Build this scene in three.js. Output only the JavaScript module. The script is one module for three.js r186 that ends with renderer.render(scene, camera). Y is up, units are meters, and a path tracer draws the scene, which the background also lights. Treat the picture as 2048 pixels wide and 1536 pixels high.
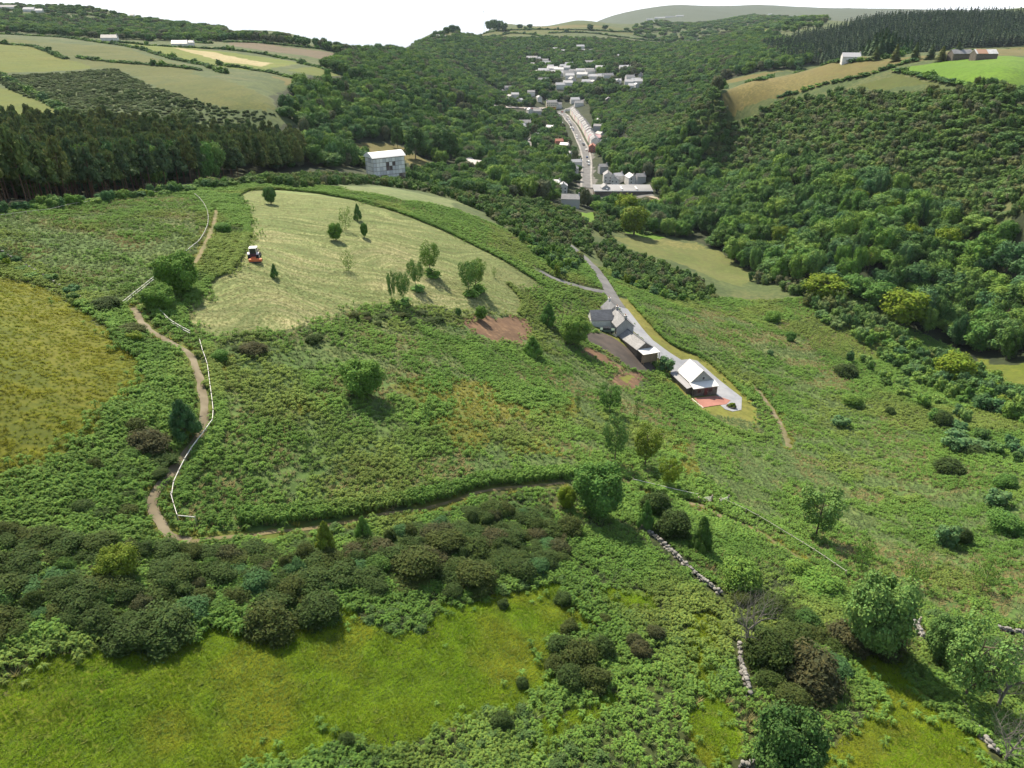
import * as THREE from 'three';
import { mergeGeometries } from 'three/addons/utils/BufferGeometryUtils.js';
import { TessellateModifier } from 'three/addons/modifiers/TessellateModifier.js';

// ------------------------------------------------------------------ camera, sky, sun, exposure
const scene = new THREE.Scene();
const EYE = 150;
const camera = new THREE.PerspectiveCamera(55.83, 4 / 3, 1, 90000);
camera.position.set(0, EYE, 0);
camera.rotation.x = -Math.atan(718 / 1450);
const renderer = new THREE.WebGLRenderer();
renderer.toneMapping = THREE.LinearToneMapping;
renderer.toneMappingExposure = 1.75;
renderer.shadowMap.enabled = true;
const SUN = new THREE.Vector3(-0.30, 0.76, -0.58).normalize();
const sun = new THREE.DirectionalLight(0xfff0d8, 5);
sun.position.copy(SUN).multiplyScalar(900); sun.target.position.set(0, 80, -250); sun.position.add(sun.target.position);
sun.castShadow = true; sun.shadow.radius = 2; sun.shadow.mapSize.set(4096, 4096);
Object.assign(sun.shadow.camera, { left: -500, right: 500, top: 500, bottom: -500, near: 1, far: 2500 });
scene.add(sun, sun.target);
{
  const W = 512, H = 256, d = new Float32Array(W * H * 4), v = new THREE.Vector3();
  for (let j = 0; j < H; j++) for (let i = 0; i < W; i++) {
    const el = ((j + 0.5) / H - 0.5) * Math.PI, az = ((i + 0.5) / W - 0.5) * 2 * Math.PI;
    v.set(Math.cos(az) * Math.cos(el), Math.sin(el), Math.sin(az) * Math.cos(el));
    const up = Math.max(0, v.y), c = Math.max(0, v.dot(SUN)), haze = Math.exp(-up * 4.5);
    const glow = 0.5 * Math.pow(c, 3) + 0.9 * Math.pow(c, 24);
    const z = [0.13, 0.19, 0.28], h = [0.98, 1.01, 1.06];
    const o = (j * W + i) * 4;
    for (let k = 0; k < 3; k++) d[o + k] = (z[k] * (1 - haze) + h[k] * haze) + glow * [0.62, 0.58, 0.52][k];
    d[o + 3] = 1;
  }
  const t = new THREE.DataTexture(d, W, H, THREE.RGBAFormat, THREE.FloatType);
  t.mapping = THREE.EquirectangularReflectionMapping; t.magFilter = THREE.LinearFilter; t.needsUpdate = true;
  scene.background = t; scene.environment = t;
}
scene.fog = new THREE.FogExp2(0xcfe0f4, 0.000038);

// ------------------------------------------------------------------ survey of the place, metres east (x), up (y), south (z)
const SURVEY = [-37.5,100,-37.5,-1.1,93,-42.8,48.1,86,-48,-54.4,104,-43.7,-37.5,99,-58.5,-18.2,94.5,-63.6,4.5,89.5,-66.7,30.5,84,-75.7,61.2,78,-77.4,79.7,80,-66.4,-58.5,106.5,-70.9,-70.9,114,-68.8,-69.5,108,-95.9,-92.1,108.5,-126.4,-102.8,116,-113.8,-65.9,105,-115.4,-40.3,99,-68.7,-42.6,101,-86.3,-24.6,95.5,-96,-25.8,95,-71.1,18.4,82,-98.3,-2,89,-104.1,38.5,72,-127.1,18.8,73.5,-156.7,93.5,57,-177.8,86.4,66,-118.1,53.8,73,-100.9,119.9,70,-112.4,-104,107,-183,-129.1,108,-195.9,-92.5,103.5,-216.9,-129.4,114,-153.2,-55.7,103.5,-116.9,-58.5,104,-157.8,-83.5,99,-253.8,2.2,80,-189,-35,94,-225,-16.6,89,-185.8,-33.4,95.5,-139.8,-53.5,99,-188.9,-3.8,84,-220.9,-51,92,-283.9,-5.6,72,-342,35.9,53,-412.9,27.2,62,-305.6,30.9,69.5,-229.3,26.4,70,-203.1,30.2,69.5,-195.3,35.5,67,-187.7,43.6,63.5,-180.3,47.7,62.5,-168.7,53.9,62,-170,59.8,61,-166,61.2,64,-142.3,46,65,-218,57.4,61,-203.1,85.9,53,-243.9,120.9,49,-239.4,98.6,38,-522.3,118.2,41,-347.7,142.9,46,-246.6,153.4,52,-193.9,180.2,55,-172.9,51,50,-360.8,96.4,42,-361.4,75.9,44,-392.6,175.3,53,-295.4,201.6,60,-274.1,162.2,64,-345.6,202.2,83,-450.7,234.6,90,-403.6,251.4,84,-364.5,258.9,90,-298.6,167.3,62,-592,124.9,47,-568.9,148.7,52,-457,147.1,47,-362.3,164,97,-611.7,190,103.5,-622.8,248.9,117,-579.5,243.3,110,-515.2,267.3,121,-509.2,290.6,127.5,-496.7,270.1,119,-432.4,237.3,135,-293.5,323.7,131,-562.3,266.2,126,-625.4,59.2,36,-586.8,75.6,34,-780.3,72.8,33,-1053.9,60.2,35,-1224.8,52.4,46,-430,-9.6,46,-596,-36.1,52,-572.3,9.8,38,-931,18.3,36,-766.9,-3.5,40,-1364.2,86.4,37,-562.3,147.8,46,-1200.3,-115.8,102,-234.9,-153.2,98,-242.5,-114.7,92,-312.4,-101.7,80,-393.8,-179.5,104,-214.5,-76.2,66,-464,-99.2,66,-590.3,-63.8,58,-547.7,-222.7,96,-363.3,-187.4,92,-390.2,-154.4,84,-444,-134.3,76,-544.3,-65.7,55,-810.6,-286.8,104.11,-479.4,-249.7,106.74,-536.5,-249.6,114.15,-629.5,-407.8,116.38,-697.5,-160.2,102.53,-512.1,-458.1,126.51,-836.4,-409,129.98,-994.4,-487.9,133.68,-973.9,-579.1,134.8,-907.5,-316.7,120.33,-878,-222.2,112.42,-829.5,-169.5,102.53,-690.7,-138.5,88.69,-661.5,-812.1,153.55,-1285,-738.8,154.02,-1452.6,-537.9,139.18,-1389.5,-294.4,118.73,-1011.1,-212.3,108.9,-1039.7,-251.6,115.88,-1322.2,-162.2,104.57,-1149.2,-101.8,88.81,-974,-52.1,72.13,-965.7,-106.9,79.54,-813.2,-821.8,144.44,-1001.5,-392.6,110.14,-460.1,-1369.7,187.08,-1692.2,-273.9,101.79,-310.9,-128.3,108.28,-1653.2,-24,73.83,-1580.3,-33.1,122.81,-2218.3,70.8,66.57,-1465.1,200.3,99.01,-1816,380.7,112.92,-2213.4,528.8,116.63,-1992.1,558.1,137.39,-1890.8,-38.1,150,-2566.5,120.6,147.16,-2565.1,-162.5,128.86,-2109.7,210.4,83.25,-1473.4,298.2,86.03,-1251.6,369.7,106.74,-1094.5,456.8,114.46,-1265.7,-227.4,112.18,-1878.3,46.3,57.29,-1293.2,616.7,144.75,-1894.4,536.1,132.23,-1274.5,604.1,128.37,-1105.2,635.6,124.97,-991.9,882.8,163.91,-1401.7,785.4,165.27,-1458.2,701,156.92,-1565.7,675.3,160.51,-1902.2,1100,165.45,-1402.5,704,127.75,-881.7,584.6,150,-2901.3,405.2,150,-2901.3,262.6,68,-852.1,325.7,82,-881.4,396.3,95,-921.3,455.7,116,-875.9,207.4,58,-847.2,485.4,126,-836.2,183.6,88,-683.5,-1094.6,190,-1749.4,-1461,225,-1822.6,-1624.3,160,-2571.5,-2191.4,180,-2693,-852.4,181,-1689.2,-1250.2,90,-2425.2,-624,148,-1617,-860.7,60,-2187.2,-398.1,130,-1440.7,-551.2,30,-1949.2,-287.9,113,-1376.5,-379.9,-10,-1817.8,-293.5,40,-2065.7,-370.8,-30,-2589,-201.8,128,-2109.3,-276.1,-30,-2812.2,-38.1,153,-2568,-53,0,-3496.6,217.2,162,-2795.7,295.4,30,-3734.6,235.9,-50,-4922.4,513.9,160,-3017.8,685.2,90,-3987.5,1083.3,180,-3697.3,1378.8,150,-4686.7,616.6,130,-6685.4,397.2,-40,-6601.2,-513.1,-50,-6596.3,-1169.7,-50,-4364.5,-1997.2,-40,-4369.5,-3177.9,0,-4947.2,935.2,245,-6742.3,1349,300,-6769.6,2052.4,302,-6770.6,2466.2,280,-6759.7,3004.1,260,-6749.8,4237.2,250,-6744.8,5280,250,-6744.8,1798.6,210,-8956.8,3962.8,190,-9504.8,1553.7,150,-2454.9,1024,180,-1632.9,1001.4,130,-2221.9,-769.7,-50,-9943.9,-4493.8,-50,-9943.9,0,94,40,-80,108,60,80,88,60,0,100,200,-200,130,100,220,80,80,-300,150,-100,-400,165,-300];
const LAND = [
  ['wood',[-312.5,-389.1,-245.3,-361.0,-212.9,-367.0,-188.2,-409.9,-151,-452,-129,-608,-154,-510,-174,-559,-189,-735,-199,-970,-229,-1203,-888,-6317,-216,-1784,-32,-2171,222,-2028,501,-2137,543,-1633,370,-1095,372,-1019,285,-1074,164,-611,205,-593,236,-543,245,-492,258,-460,279.9,-424.7,233.7,-283.4,180.3,-181.6,160.3,-203.9,163.1,-247.5,144.1,-270.9,122.8,-318.8,109.2,-392.3,63,-445,38,-444,-8,-468,-66,-483,-97.5,-377.2,-107.5,-292.3,-112.7,-228.6,-122.0,-192.9,-125.3,-148.0]],
  ['rough',[164,-611,205,-593,236,-543,245,-492,258,-460,279.9,-424.7,233.7,-283.4,226.9,-258.5,210.9,-298.5,193.4,-364.5,179,-499,146,-586,170,-852]],
  ['gorse',[-459,-590,-413,-635,-387,-660,-349,-695,-268,-579,-205,-510,-173,-491,-156,-501,-145,-522,-165,-461,-211,-444,-249,-437,-293,-439,-336.0,-421.0]],
  ['olive',[-706,-929,-589,-923,-485,-889,-419,-864,-295,-715,-250,-629,-206,-582,-162,-526,-157,-501,-177,-492,-205,-510,-245,-550,-319,-657,-366,-694,-391,-667,-419,-644,-477,-615]],
  ['lime2',[-648,-849,-556,-870,-516,-856,-427,-759,-367,-694,-391,-667,-419,-644,-459,-590]],
  ['lime2',[-435,-556,-377,-576,-323,-521,-258,-448,-257,-436,-295,-442,-348,-437]],
  ['lime',[-448,-927,-404,-945,-334,-928,-238,-891,-224,-762,-227,-697,-264,-714,-316,-767,-390,-860]],
  ['stubble',[-390,-918,-340,-913,-247,-819,-236,-741,-297,-808]],
  ['brown',[-377,-1072,-309,-1063,-257,-1068,-202,-1053,-165,-990,-204,-966,-289,-992,-349,-1007]],
  ['lime2',[-211,-740,-213,-832,-178,-839,-177,-743]],
  ['ochre',[-207,-675,-185,-686,-159,-703,-155,-663,-183,-643]],
  ['olive',[-193,-1891,-92,-2317,114,-2425,370,-2430,349,-2286,102,-2162,-33,-2188,-139,-1795]],
  ['ochre',[40,-2478,201,-2386,338,-2415,121,-2271]],
  ['lime',[589,-2364,659,-2386,590,-1792,534,-1651,594,-2143]],
  ['olive',[814,-5367,708,-2687,784,-2785,1142,-4931]],
  ['ochre',[-128,-532,-116,-578,-90,-606,-67,-576,-33,-521,-52,-496,-83,-555,-104,-553,-113,-524]],
  ['ochre',[166,-620,183,-641,369,-1010,274,-599,315,-586,284,-559,256,-563,230,-584,201,-606,164,-612]],
  ['ochre',[287,-1069,317,-1046,356,-1019,319,-1010,284,-1044]],
  ['olive',[242,-551,262,-538,261,-503,258,-482,245,-520]],
  ['ochre',[543,-1037,640,-999,717,-899,630,-785,361,-561,300,-544]],
  ['bright',[268,-549,290,-538,353,-548,630,-785,234.0,-284.5,281.4,-427.8,267,-432,265,-464,266,-507]],
  ['gravel',[71,-784,83,-772,64,-567,102,-544,103,-530,64,-530,44,-507]],
  ['soil',[96,-531,114,-520,110,-492,94,-494]],
  ['bright',[31,-425,53,-463,72,-439,89,-403,79,-395,61,-405,34.7,-397.9]],
  ['dry',[53.0,-382.7,77,-399,105,-397,115.6,-365.5,120.7,-332.9,104.8,-311.5,92.9,-327.0,79.1,-352.7,59.7,-358.9]],
  ['dry',[125.7,-302.7,136.0,-297.1,132.9,-288.7,124.0,-292.2]],
  ['lime2',[168.0,-240.3,168.3,-216.0,176.3,-195.3,167.0,-182.5,151.8,-191.6,156.1,-213.3]],
  ['rough',[-100.5,-262.8,-95.7,-369.7,-49,-446,-7,-413,26.2,-395.8,54.1,-375.0,67.5,-344.7,91.8,-322.6,103.4,-286.5,108.6,-235.9,113.2,-200.4,112.8,-162.6,121.7,-148.0,106.1,-125.8,102.3,-144.9,99.9,-179.4,102.3,-228.9,88.2,-251.4,52.7,-235.3,37.0,-236.1,11.7,-211.8,2.5,-219.9,-30.5,-239.6,-75.2,-261.0]],
  ['pale',[-69.7,-288.9,-62.7,-326.1,-40.0,-319.0,-20.8,-323.5,-24.9,-292.7,-42.1,-275.0,-56.8,-274.9]],
  ['pale',[-5.1,-306.5,12.2,-311.8,17.4,-286.5,3.0,-271.3]],
  ['meadow',[-125.3,-148.0,-116.1,-163.9,-114.6,-191.1,-113.7,-230.6,-99.0,-227.3,-81.6,-195.0,-72.5,-170.9,-69.2,-151.8,-69.6,-133.4,-69.3,-121.7,-75.0,-125.5,-87.3,-134.9,-102.8,-145.6,-115.8,-135.5]],
  ['bracken',[-102.0,-234.6,-90.5,-240.1,-75.6,-209.8,-63.5,-172.2,-58.3,-150.1,-60.0,-138.1,-59.2,-127.2,-57.1,-118.8,-53.0,-114.0,-50.1,-110.6,-60.2,-117.5,-67.3,-120.2,-68.8,-150.8,-76.5,-182.6]],
  ['rushes',[-100.6,-115.4,-93.8,-127.8,-89.2,-128.6,-77.8,-120.9,-65.8,-109.5,-56.3,-100.5,-52.5,-94.3,-52.8,-87.5,-53.0,-81.2,-52.7,-74.7,-53.8,-67.7,-54.6,-63.9,-58.5,-55.9]],
  ['bracken',[-113.1,-131.8,-105.2,-146.5,-94.8,-138.4,-81.1,-128.5,-68.7,-119.7,-59.3,-108.2,-50.7,-103.9,-45.2,-92.3,-42.2,-84.1,-42.9,-75.3,-42.5,-69.6,-38.2,-63.7,-33.5,-49.4,-41.7,-41.5,-46.1,-37.0,-58.5,-55.9,-54.6,-63.9,-53.8,-67.7,-52.7,-74.7,-53.0,-81.2,-52.8,-87.5,-52.5,-94.3,-56.3,-100.5,-65.8,-109.5,-77.8,-120.9,-89.2,-128.6,-93.8,-127.8,-100.6,-115.4]],
  ['meadow',[-51.1,-110.1,-44.8,-114.1,-38.6,-121.8,-36.0,-133.6,-32.7,-149.4,-16.2,-157.1,1.9,-161.3,10.4,-185.5,22.4,-166.6,26.3,-157.4,35.8,-148.6,36.5,-131.8,34.2,-110.4,23.3,-101.8,10.2,-99.3,-4.6,-88.0,-14.9,-79.6,-25.9,-71.5,-33.0,-66.8,-37.1,-66.1,-41.3,-71.2,-41.7,-75.3,-41.0,-87.2,-45.7,-98.9]],
  ['dryb',[-20.5,-113.7,-15.3,-121.8,-2.4,-130.4,13.6,-139.0,14.3,-129.0,5.1,-115.7,-1.2,-111.8,-3.2,-101.6,-5.7,-95.4,-10.4,-96.3,-15.8,-103.9]],
  ['dryb',[-35.4,-98.0,-30.6,-102.8,-27.0,-100.5,-31.8,-95.3]],
  ['dryb',[-2.0,-102.3,4.9,-109.8,7.3,-104.4,0.5,-97.8]],
  ['dryb',[97.6,-186.8,97.1,-167.8,90.5,-144.7,86.1,-150.3]],
  ['dryb',[52.9,-119.8,62.7,-118.9,62.0,-101.3,55.9,-107.7]],
  ['dryb',[33.9,-140.0,36.2,-128.6,36.1,-107.1,33.9,-96.3,29.7,-96.3,29.4,-110.0]],
  ['dryb',[-49.4,-108.8,-45.0,-107.2,-44.6,-99.5]],
  ['bracken',[-38.2,-63.7,-32.8,-66.2,-20.1,-72.9,-4.5,-83.6,8.2,-92.9,22.5,-97.7,32.3,-93.8,41.6,-82.3,46.4,-76.7,55.6,-76.4,67.4,-71.5,79.7,-66.5,54.8,-38.0,-34.9,-30.2,-45.5,-36.3]],
  ['meadow',[40.0,-230.3,57.4,-240.3,82.1,-270.4,98.7,-265.7,102.3,-228.9,99.9,-179.4,102.3,-144.9,106.1,-125.8,110.9,-102.0,79.7,-66.5,67.4,-71.5,58.9,-73.7,54.0,-77.4,47.2,-79.7,44.8,-90.0,36.5,-102.3,34.2,-110.4,36.5,-131.8,60.6,-140.5,66.4,-156.4,65.8,-178.8,57.0,-201.1,48.9,-216.2]],
  ['grass',[-46.1,-37.0,-42.1,-42.2,-39.4,-46.6,-36.1,-48.5,-34.1,-50.7,-30.3,-52.0,-28.1,-51.8,-23.1,-53.8,-20.0,-57.3,-17.9,-59.3,-13.6,-55.6,-9.0,-55.4,-8.0,-61.2,-5.4,-63.4,1.5,-65.7,5.2,-67.6,7.4,-65.4,9.0,-60.1,4.6,-56.9,3.8,-52.8,1.7,-48.5,-1.1,-46.9,-5.6,-45.1,-8.4,-42.8,-13.6,-40.8,-18.6,-38.3,-21.1,-28.4,-38.7,-26.6]],
  ['grass',[38.3,-61.6,44.1,-64.1,46.3,-60.3,44.3,-52.9,46.8,-49.1,45.6,-44.3,40.9,-37.1,23.3,-35.8,27.8,-42.7,32.2,-47.6,38.7,-53.6]],
  ['grass',[21.6,-65.6,25.4,-67.2,24.0,-60.1,20.8,-53.5,21.7,-47.1,18.8,-41.9,16.4,-44.8,18.6,-51.2,19.1,-58.6]],
  ['grass',[1.2,-44.7,7.7,-50.4,10.1,-50.1,5.7,-44.7,1.5,-40.1]],
  ['grass',[10.7,-68.0,16.5,-69.2,17.0,-65.3,10.9,-64.7]],
  ['mown',[-86.8,-226.2,-89.3,-246.1,-84.5,-257.0,-70.8,-257.7,-52.3,-251.3,-30.4,-238.7,-11.8,-226.8,2.5,-219.4,11.5,-214.1,5.3,-204.0,-0.4,-201.9,4.0,-194.4,2.8,-183.0,-12.8,-164.3,-16.9,-165.6,-32.9,-150.2,-36.4,-135.0,-41.2,-123.9,-49.8,-114.5,-53.8,-114.5,-57.2,-118.7,-59.4,-127.9,-60.0,-139.0,-58.7,-148.8,-60.9,-160.9,-65.5,-177.9,-73.8,-202.5,-82.4,-222.3]],
  ['soil',[-12.6,-161.1,-7.9,-168.8,3.5,-182.7,5.5,-176.3,3.4,-163.1,-2.8,-157.6,-9.8,-156.2]],
  ['lawn',[36.0,-231.3,39.9,-234.5,43.9,-215.6,48.9,-201.4,56.3,-198.3,61.2,-188.1,64.8,-172.1,59.2,-148.5,53.6,-147.6,46.9,-159.0,43.2,-171.8,41.5,-184.7,35.0,-210.2,33.2,-220.8]],
  ['dry',[49.4,-156.7,55.6,-158.4,59.3,-156.1,59.2,-148.5,53.6,-147.6,49.8,-151.4]],
  ['dry',[43.4,-175.8,45.1,-166.5,46.1,-161.1,44.4,-163.8,43.1,-171.1]],
  ['lawn',[23.4,-196.2,31.4,-194.8,38.8,-185.7,30.5,-188.4]],
  ['soil',[24.6,-161.7,28.1,-170.1,33.5,-174.9,35.6,-171.8,33.2,-164.9,28.0,-160.3]],
  ['lawn',[27.9,-166.3,30.6,-170.7,32.8,-169.5,29.9,-164.6]],
  ['soil',[18.5,-178.6,25.7,-178.2,29.9,-173.8,28.1,-170.1,23.1,-172.9,18.5,-174.3]],
  ['dry',[15.6,-205.6,19.1,-211.7,18.9,-203.9,13.6,-192.6]],
  ['soil',[31.0,-99.7,35.1,-100.7,33.7,-94.4,30.5,-94.8]]
];
const PATHS = {
  upper_track: [-82.7,-203.1,-76.8,-186.4,-70.7,-165.7,-66.8,-149.6,-65.8,-138.5,-65.8,-128.9,-66.9,-120.9],
  footpath: [-66.9,-120.9,-62.6,-114.6,-56.7,-109.4,-51.9,-106.1,-48.2,-100.3,-45.1,-93.9,-42.3,-86.5,-41.9,-83.1,-42.2,-79.5,-42.6,-74.5,-42.4,-70.6,-40.6,-67.6,-38.0,-65.1,-36.1,-65.1],
  footpath2: [-36.1,-65.1,-33.0,-66.8,-27.9,-70.2,-22.6,-72.8,-17.0,-76.3,-11.0,-79.6,-4.5,-85.5,1.9,-89.6,8.3,-94.6],
  gate_path: [22.7,-98.7,26.9,-98.8,31.9,-98.2,34.5,-95.6,39.1,-92.1,42.4,-84.1,46.4,-78.1],
  field_track: [67.7,-182.8,68.1,-173.0,67.5,-162.5,65.7,-152.4,63.0,-141.4],
  lane: [34.5,-220.4,33.7,-226.8,33.3,-241.7,33.1,-257.6,32.5,-283.5,30.3,-303.7,27.0,-316.5,21.9,-325.2],
  side_lane: [32.7,-232.3,25.9,-229.7,19.1,-228.5,13.2,-227.3,9.1,-228.6],
  street: [58,-574,63,-629,68,-678,73,-742,76,-805,78,-879,79,-968,78,-1053,78,-1130,72,-1180],
  street2: [72,-1180,98,-1207,113,-1240],
  river_lane: [28,-834,28,-887,18,-804,21,-735],
  railway: [-25,-1008,-3,-1134,27,-1176,59,-1208],
  yard_track: [100,-530,109,-518,117,-503]
};
const HEDGES = [
  [-413,-635,-364,-578,-287,-485,-254,-446],
  [-639,-1004,-559,-993,-474,-921,-410,-869,-350,-801,-287,-729,-237,-652],
  [-463,-935,-398,-930,-338,-958,-244,-911],
  [-268,-725,-225,-703,-187,-692,-155,-703],
  [-236,-881,-177,-809,-140,-827],
  [-388,-1084,-313,-1078,-220,-1082,-170,-1021],
  [-414,-761,-361,-729,-307,-700,-268,-678],
  [-549,-859,-510,-846,-423,-751],
  [283,-1038,203,-643,372,-1019,263,-617,293,-600],
  [286,-563,256,-563,231,-586,208,-602],
  [267,-546,265,-505,264,-462,267,-431,280.9,-426.9],
  [296,-607,553,-1008,623,-972],
  [349,-2286,516,-2205,519,-1756],
  [-181,-1772,-92,-2317,51,-2301],
  [38,-2332,188,-2236,375,-2362],
  [913,-4834,691,-2623,716,-2162],
  [-838,-1327,-772,-1385,-662,-1401,-485,-1251],
  [-947,-1509,-773,-1524,-636,-1484],
  [-683,-1194,-617,-1252,-476,-1101,-396,-1051],
  [-117,-2004,-6,-2257,99,-2089],
  [103,-2189,307,-2183,425,-2226]
];
const FENCES = {
  f1: [-97.3,-225.0,-87.5,-207.1,-80.1,-191.0,-73.6,-172.9,-70.4,-160.6,-69.7,-151.6],
  f2: [-69.5,-135.7,-69.3,-128.4,-68.6,-120.8],
  f3: [-61.5,-119.1,-58.0,-115.4,-53.9,-112.6],
  f4: [-51.3,-109.9,-49.2,-105.7,-47.5,-102.6,-44.9,-96.6,-41.9,-89.5,-41.2,-87.4,-41.3,-83.4,-41.5,-79.5,-41.3,-75.8,-40.9,-72.8,-40.4,-71.3],
  f5: [-40.6,-71.5,-38.8,-68.5,-38.1,-67.6,-36.6,-68.2],
  f6: [-32.6,-70.7,-26.5,-73.9,-19.7,-76.9,-13.7,-80.3,-8.7,-84.0,-4.6,-88.0,1.2,-91.4,9.4,-98.7],
  f7: [20.2,-101.5,25.0,-101.7,31.4,-101.3],
  f8: [35.5,-101.8,38.4,-99.8,41.9,-95.1,45.5,-87.7,47.6,-80.6],
  f9: [-116.1,-163.9,-114.3,-175.5,-113.8,-192.0,-114.0,-218.7,-108.3,-243.8]
};
const WALLS = [
  [18.8,-85.5,20.9,-81.9,22.8,-77.0,24.6,-72.4,26.2,-70.0],
  [25.7,-60.3,24.9,-57.0,24.5,-53.9,24.3,-52.2],
  [62.2,-70.1,66.3,-68.8],
  [48.0,-54.5,47.5,-51.9,47.0,-49.2,47.1,-47.3],
  [20.6,-43.3,22.6,-43.8],
  [51.8,-70.5,50.8,-66.4],
  [-101.5,-140.4,-92.5,-134.4,-83.2,-127.5,-72.4,-118.6]
];
const PLANTS = {
  mown_dense: [[-74.1,-224.3,5.4,4.3],[-46.9,-219.9,5.4,2.7],[-47.8,-193.8,4.9,4.3],[-41.9,-202.9,4.2,2.3],[-50.4,-148.1,3.2,1.7],[-7.6,-167.0,3.8,3.2],[-12.9,-163.6,2.2,1.7]],
  mown_thin: [[-47.7,-206.5,7.1,4.0],[-39.3,-168.6,5.3,3.6],[-5.2,-202.2,3.5,1.5]],
  mown_ivy: [[-27.4,-157.0,7.9,2.5],[-25.2,-159.0,8.0,4.2],[-23.7,-171.0,7.8,4.4]],
  mown_ash: [[-21.7,-184.6,8.8,6.1],[-11.4,-180.5,9.3,6.0],[-9.8,-186.0,9.0,6.7]],
  hawthorn: [[-62.5,-130.5,8.0,8.7],[-62.4,-121.4,4.5,6.4],[-24.5,-106.1,6.4,7.9]],
  path_bush: [[-70.6,-118.9,2.5,5.2],[-70.6,-175.2,2.9,4.2],[-46.8,-105.7,2.2,2.9],[-43.5,-111.3,2.2,4.7],[-62.2,-109.8,1.7,4.7],[-46.4,-79.7,2.7,4.9]],
  path_tree: [[-43.4,-83.4,5.8,4.3]],
  yard_tree: [[42.6,-181.1,4.7,4.7]],
  house_tree: [[16.5,-177.4,8.3,8.5],[9.8,-184.1,6.8,4.9],[4.8,-157.5,5.2,5.0]],
  centre_thin: [[13.4,-130.5,4.9,1.4],[-13.5,-102.9,4.1,1.3],[-28.5,-86.3,3.4,1.5],[26.2,-133.7,7.0,1.5]],
  centre_tree: [[21.0,-136.7,6.6,6.4],[26.7,-103.5,5.7,4.3],[24.1,-111.3,8.2,6.3]],
  willow: [[18.2,-108.6,9.6,5.7]],
  big_round: [[12.5,-86.1,9.2,8.2]],
  meadow_tree: [[49.2,-94.4,9.9,8.4],[51.4,-83.7,6.2,3.2],[57.5,-80.7,6.3,3.6],[67.9,-80.6,6.3,3.5]],
  meadow_bush: [[72.1,-96.4,4.4,3.7],[75.4,-97.4,4.0,3.2],[86.2,-102.7,4.6,6.3],[92.5,-114.0,3.8,4.4],[94.1,-131.6,3.6,6.0],[99.7,-122.3,3.7,4.3],[103.1,-144.3,4.8,7.0],[104.6,-141.0,3.0,5.7],[91.9,-173.2,4.2,6.0],[82.5,-158.5,2.8,4.5],[100.0,-168.3,2.7,2.9],[95.4,-229.4,4.2,3.4],[82.0,-210.5,2.1,2.2],[102.0,-200.1,4.6,7.4],[97.1,-252.4,4.9,6.0],[108.2,-143.1,2.6,5.1],[110.7,-162.4,4.8,4.9]],
  gorse_single: [[-6.7,-62.7,1.9,2.4],[-3.8,-63.5,1.9,2.4],[-1.0,-62.4,1.2,1.4],[5.9,-64.4,1.8,2.1],[10.5,-61.4,1.6,1.9],[6.3,-59.5,1.7,2.2],[1.0,-50.4,1.2,1.3],[-1.0,-45.2,1.9,2.2],[-14.0,-41.4,1.6,1.6],[-14.8,-60.9,1.9,2.5]],
  gorse_cluster: [[7.1,-54.5,3.2,3.8],[5.1,-56.0,2.5,3.0],[8.3,-51.7,2.7,3.2],[5.8,-51.6,2.4,3.0],[9.6,-56.4,2.7,2.7],[4.4,-53.3,2.0,2.2]],
  gorse_brown: [[13.8,-57.2,2.1,2.6],[16.0,-60.2,2.0,2.2],[13.4,-58.5,1.7,2.0]],
  gorse_big: [[-11.2,-65.5,3.9,5.6],[-4.3,-65.5,3.5,4.9],[-8.3,-71.1,3.3,4.9],[7.9,-79.8,2.9,3.7],[-19.7,-55.8,3.3,4.6],[-23.7,-53.4,3.6,4.9],[-32.7,-50.7,3.2,5.7],[-35.1,-49.0,2.9,4.1]],
  path_young: [[-21.6,-67.1,5.0,2.6],[-18.0,-70.5,4.0,2.3],[-39.8,-57.3,3.7,4.3],[8.0,-86.4,3.8,2.9],[19.4,-85.5,5.3,2.5],[26.4,-80.7,6.5,3.2]],
  gate_bush: [[23.2,-84.2,5.2,5.1],[29.3,-71.7,5.3,5.1],[22.0,-91.2,5.1,4.6]],
  corner_holly: [[23.7,-42.0,8.8,6.7]],
  corner_dark: [[27.9,-57.4,5.0,5.5],[31.7,-54.9,4.9,6.4],[32.0,-61.4,3.3,4.6]],
  corner_pale: [[41.4,-61.7,11.2,7.6]],
  corner_skirt: [[39.1,-62.7,3.9,5.3],[43.6,-62.6,3.7,5.3]],
  corner_tree: [[48.6,-54.9,10.4,8.1],[50.2,-61.9,6.6,4.7]],
  dead: [[26.0,-59.6,9.7,5.6],[51.7,-53.8,10.9,6.9],[47.3,-46.1,7.0,4.8]],
  wall_bush: [[41.5,-75.2,2.5,6.1],[40.2,-78.8,2.9,4.2]],
  ridge_dark: [[-157,-1801,12.9,17.9],[-149,-1846,16.5,19.5],[-142,-1928,19.5,21.5],[-134,-1962,18.7,18.3],[-69,-2437,26.1,27.2],[-53,-2371,28.2,26.4],[-38,-2336,26.4,26.1],[-23,-2313,22.0,22.9],[-170,-1745,10.4,14.1],[217,-2244,16.0,19.5],[52,-2332,12.5,17.3],[23,-2332,12.5,20.2],[267,-2314,12.4,20.1]],
  cedar: [[-73,-567,22.8,17.4],[-53,-588,25.2,23.6],[-90,-594,17.6,9.5]],
  farm_pine: [[293,-542,9.8,10.3],[302,-540,11.1,10.9],[290,-572,11.8,9.4],[295,-560,10.2,9.2],[280,-580,11.9,9.5],[276,-603,10.2,8.4]],
  bright_valley: [[68,-400,16.1,16.2],[71,-451,15.4,16.2],[139.2,-205.6,9.8,12.0],[150.1,-261.4,13.7,17.4],[125.8,-280.6,10.3,16.3]]
};
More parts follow.
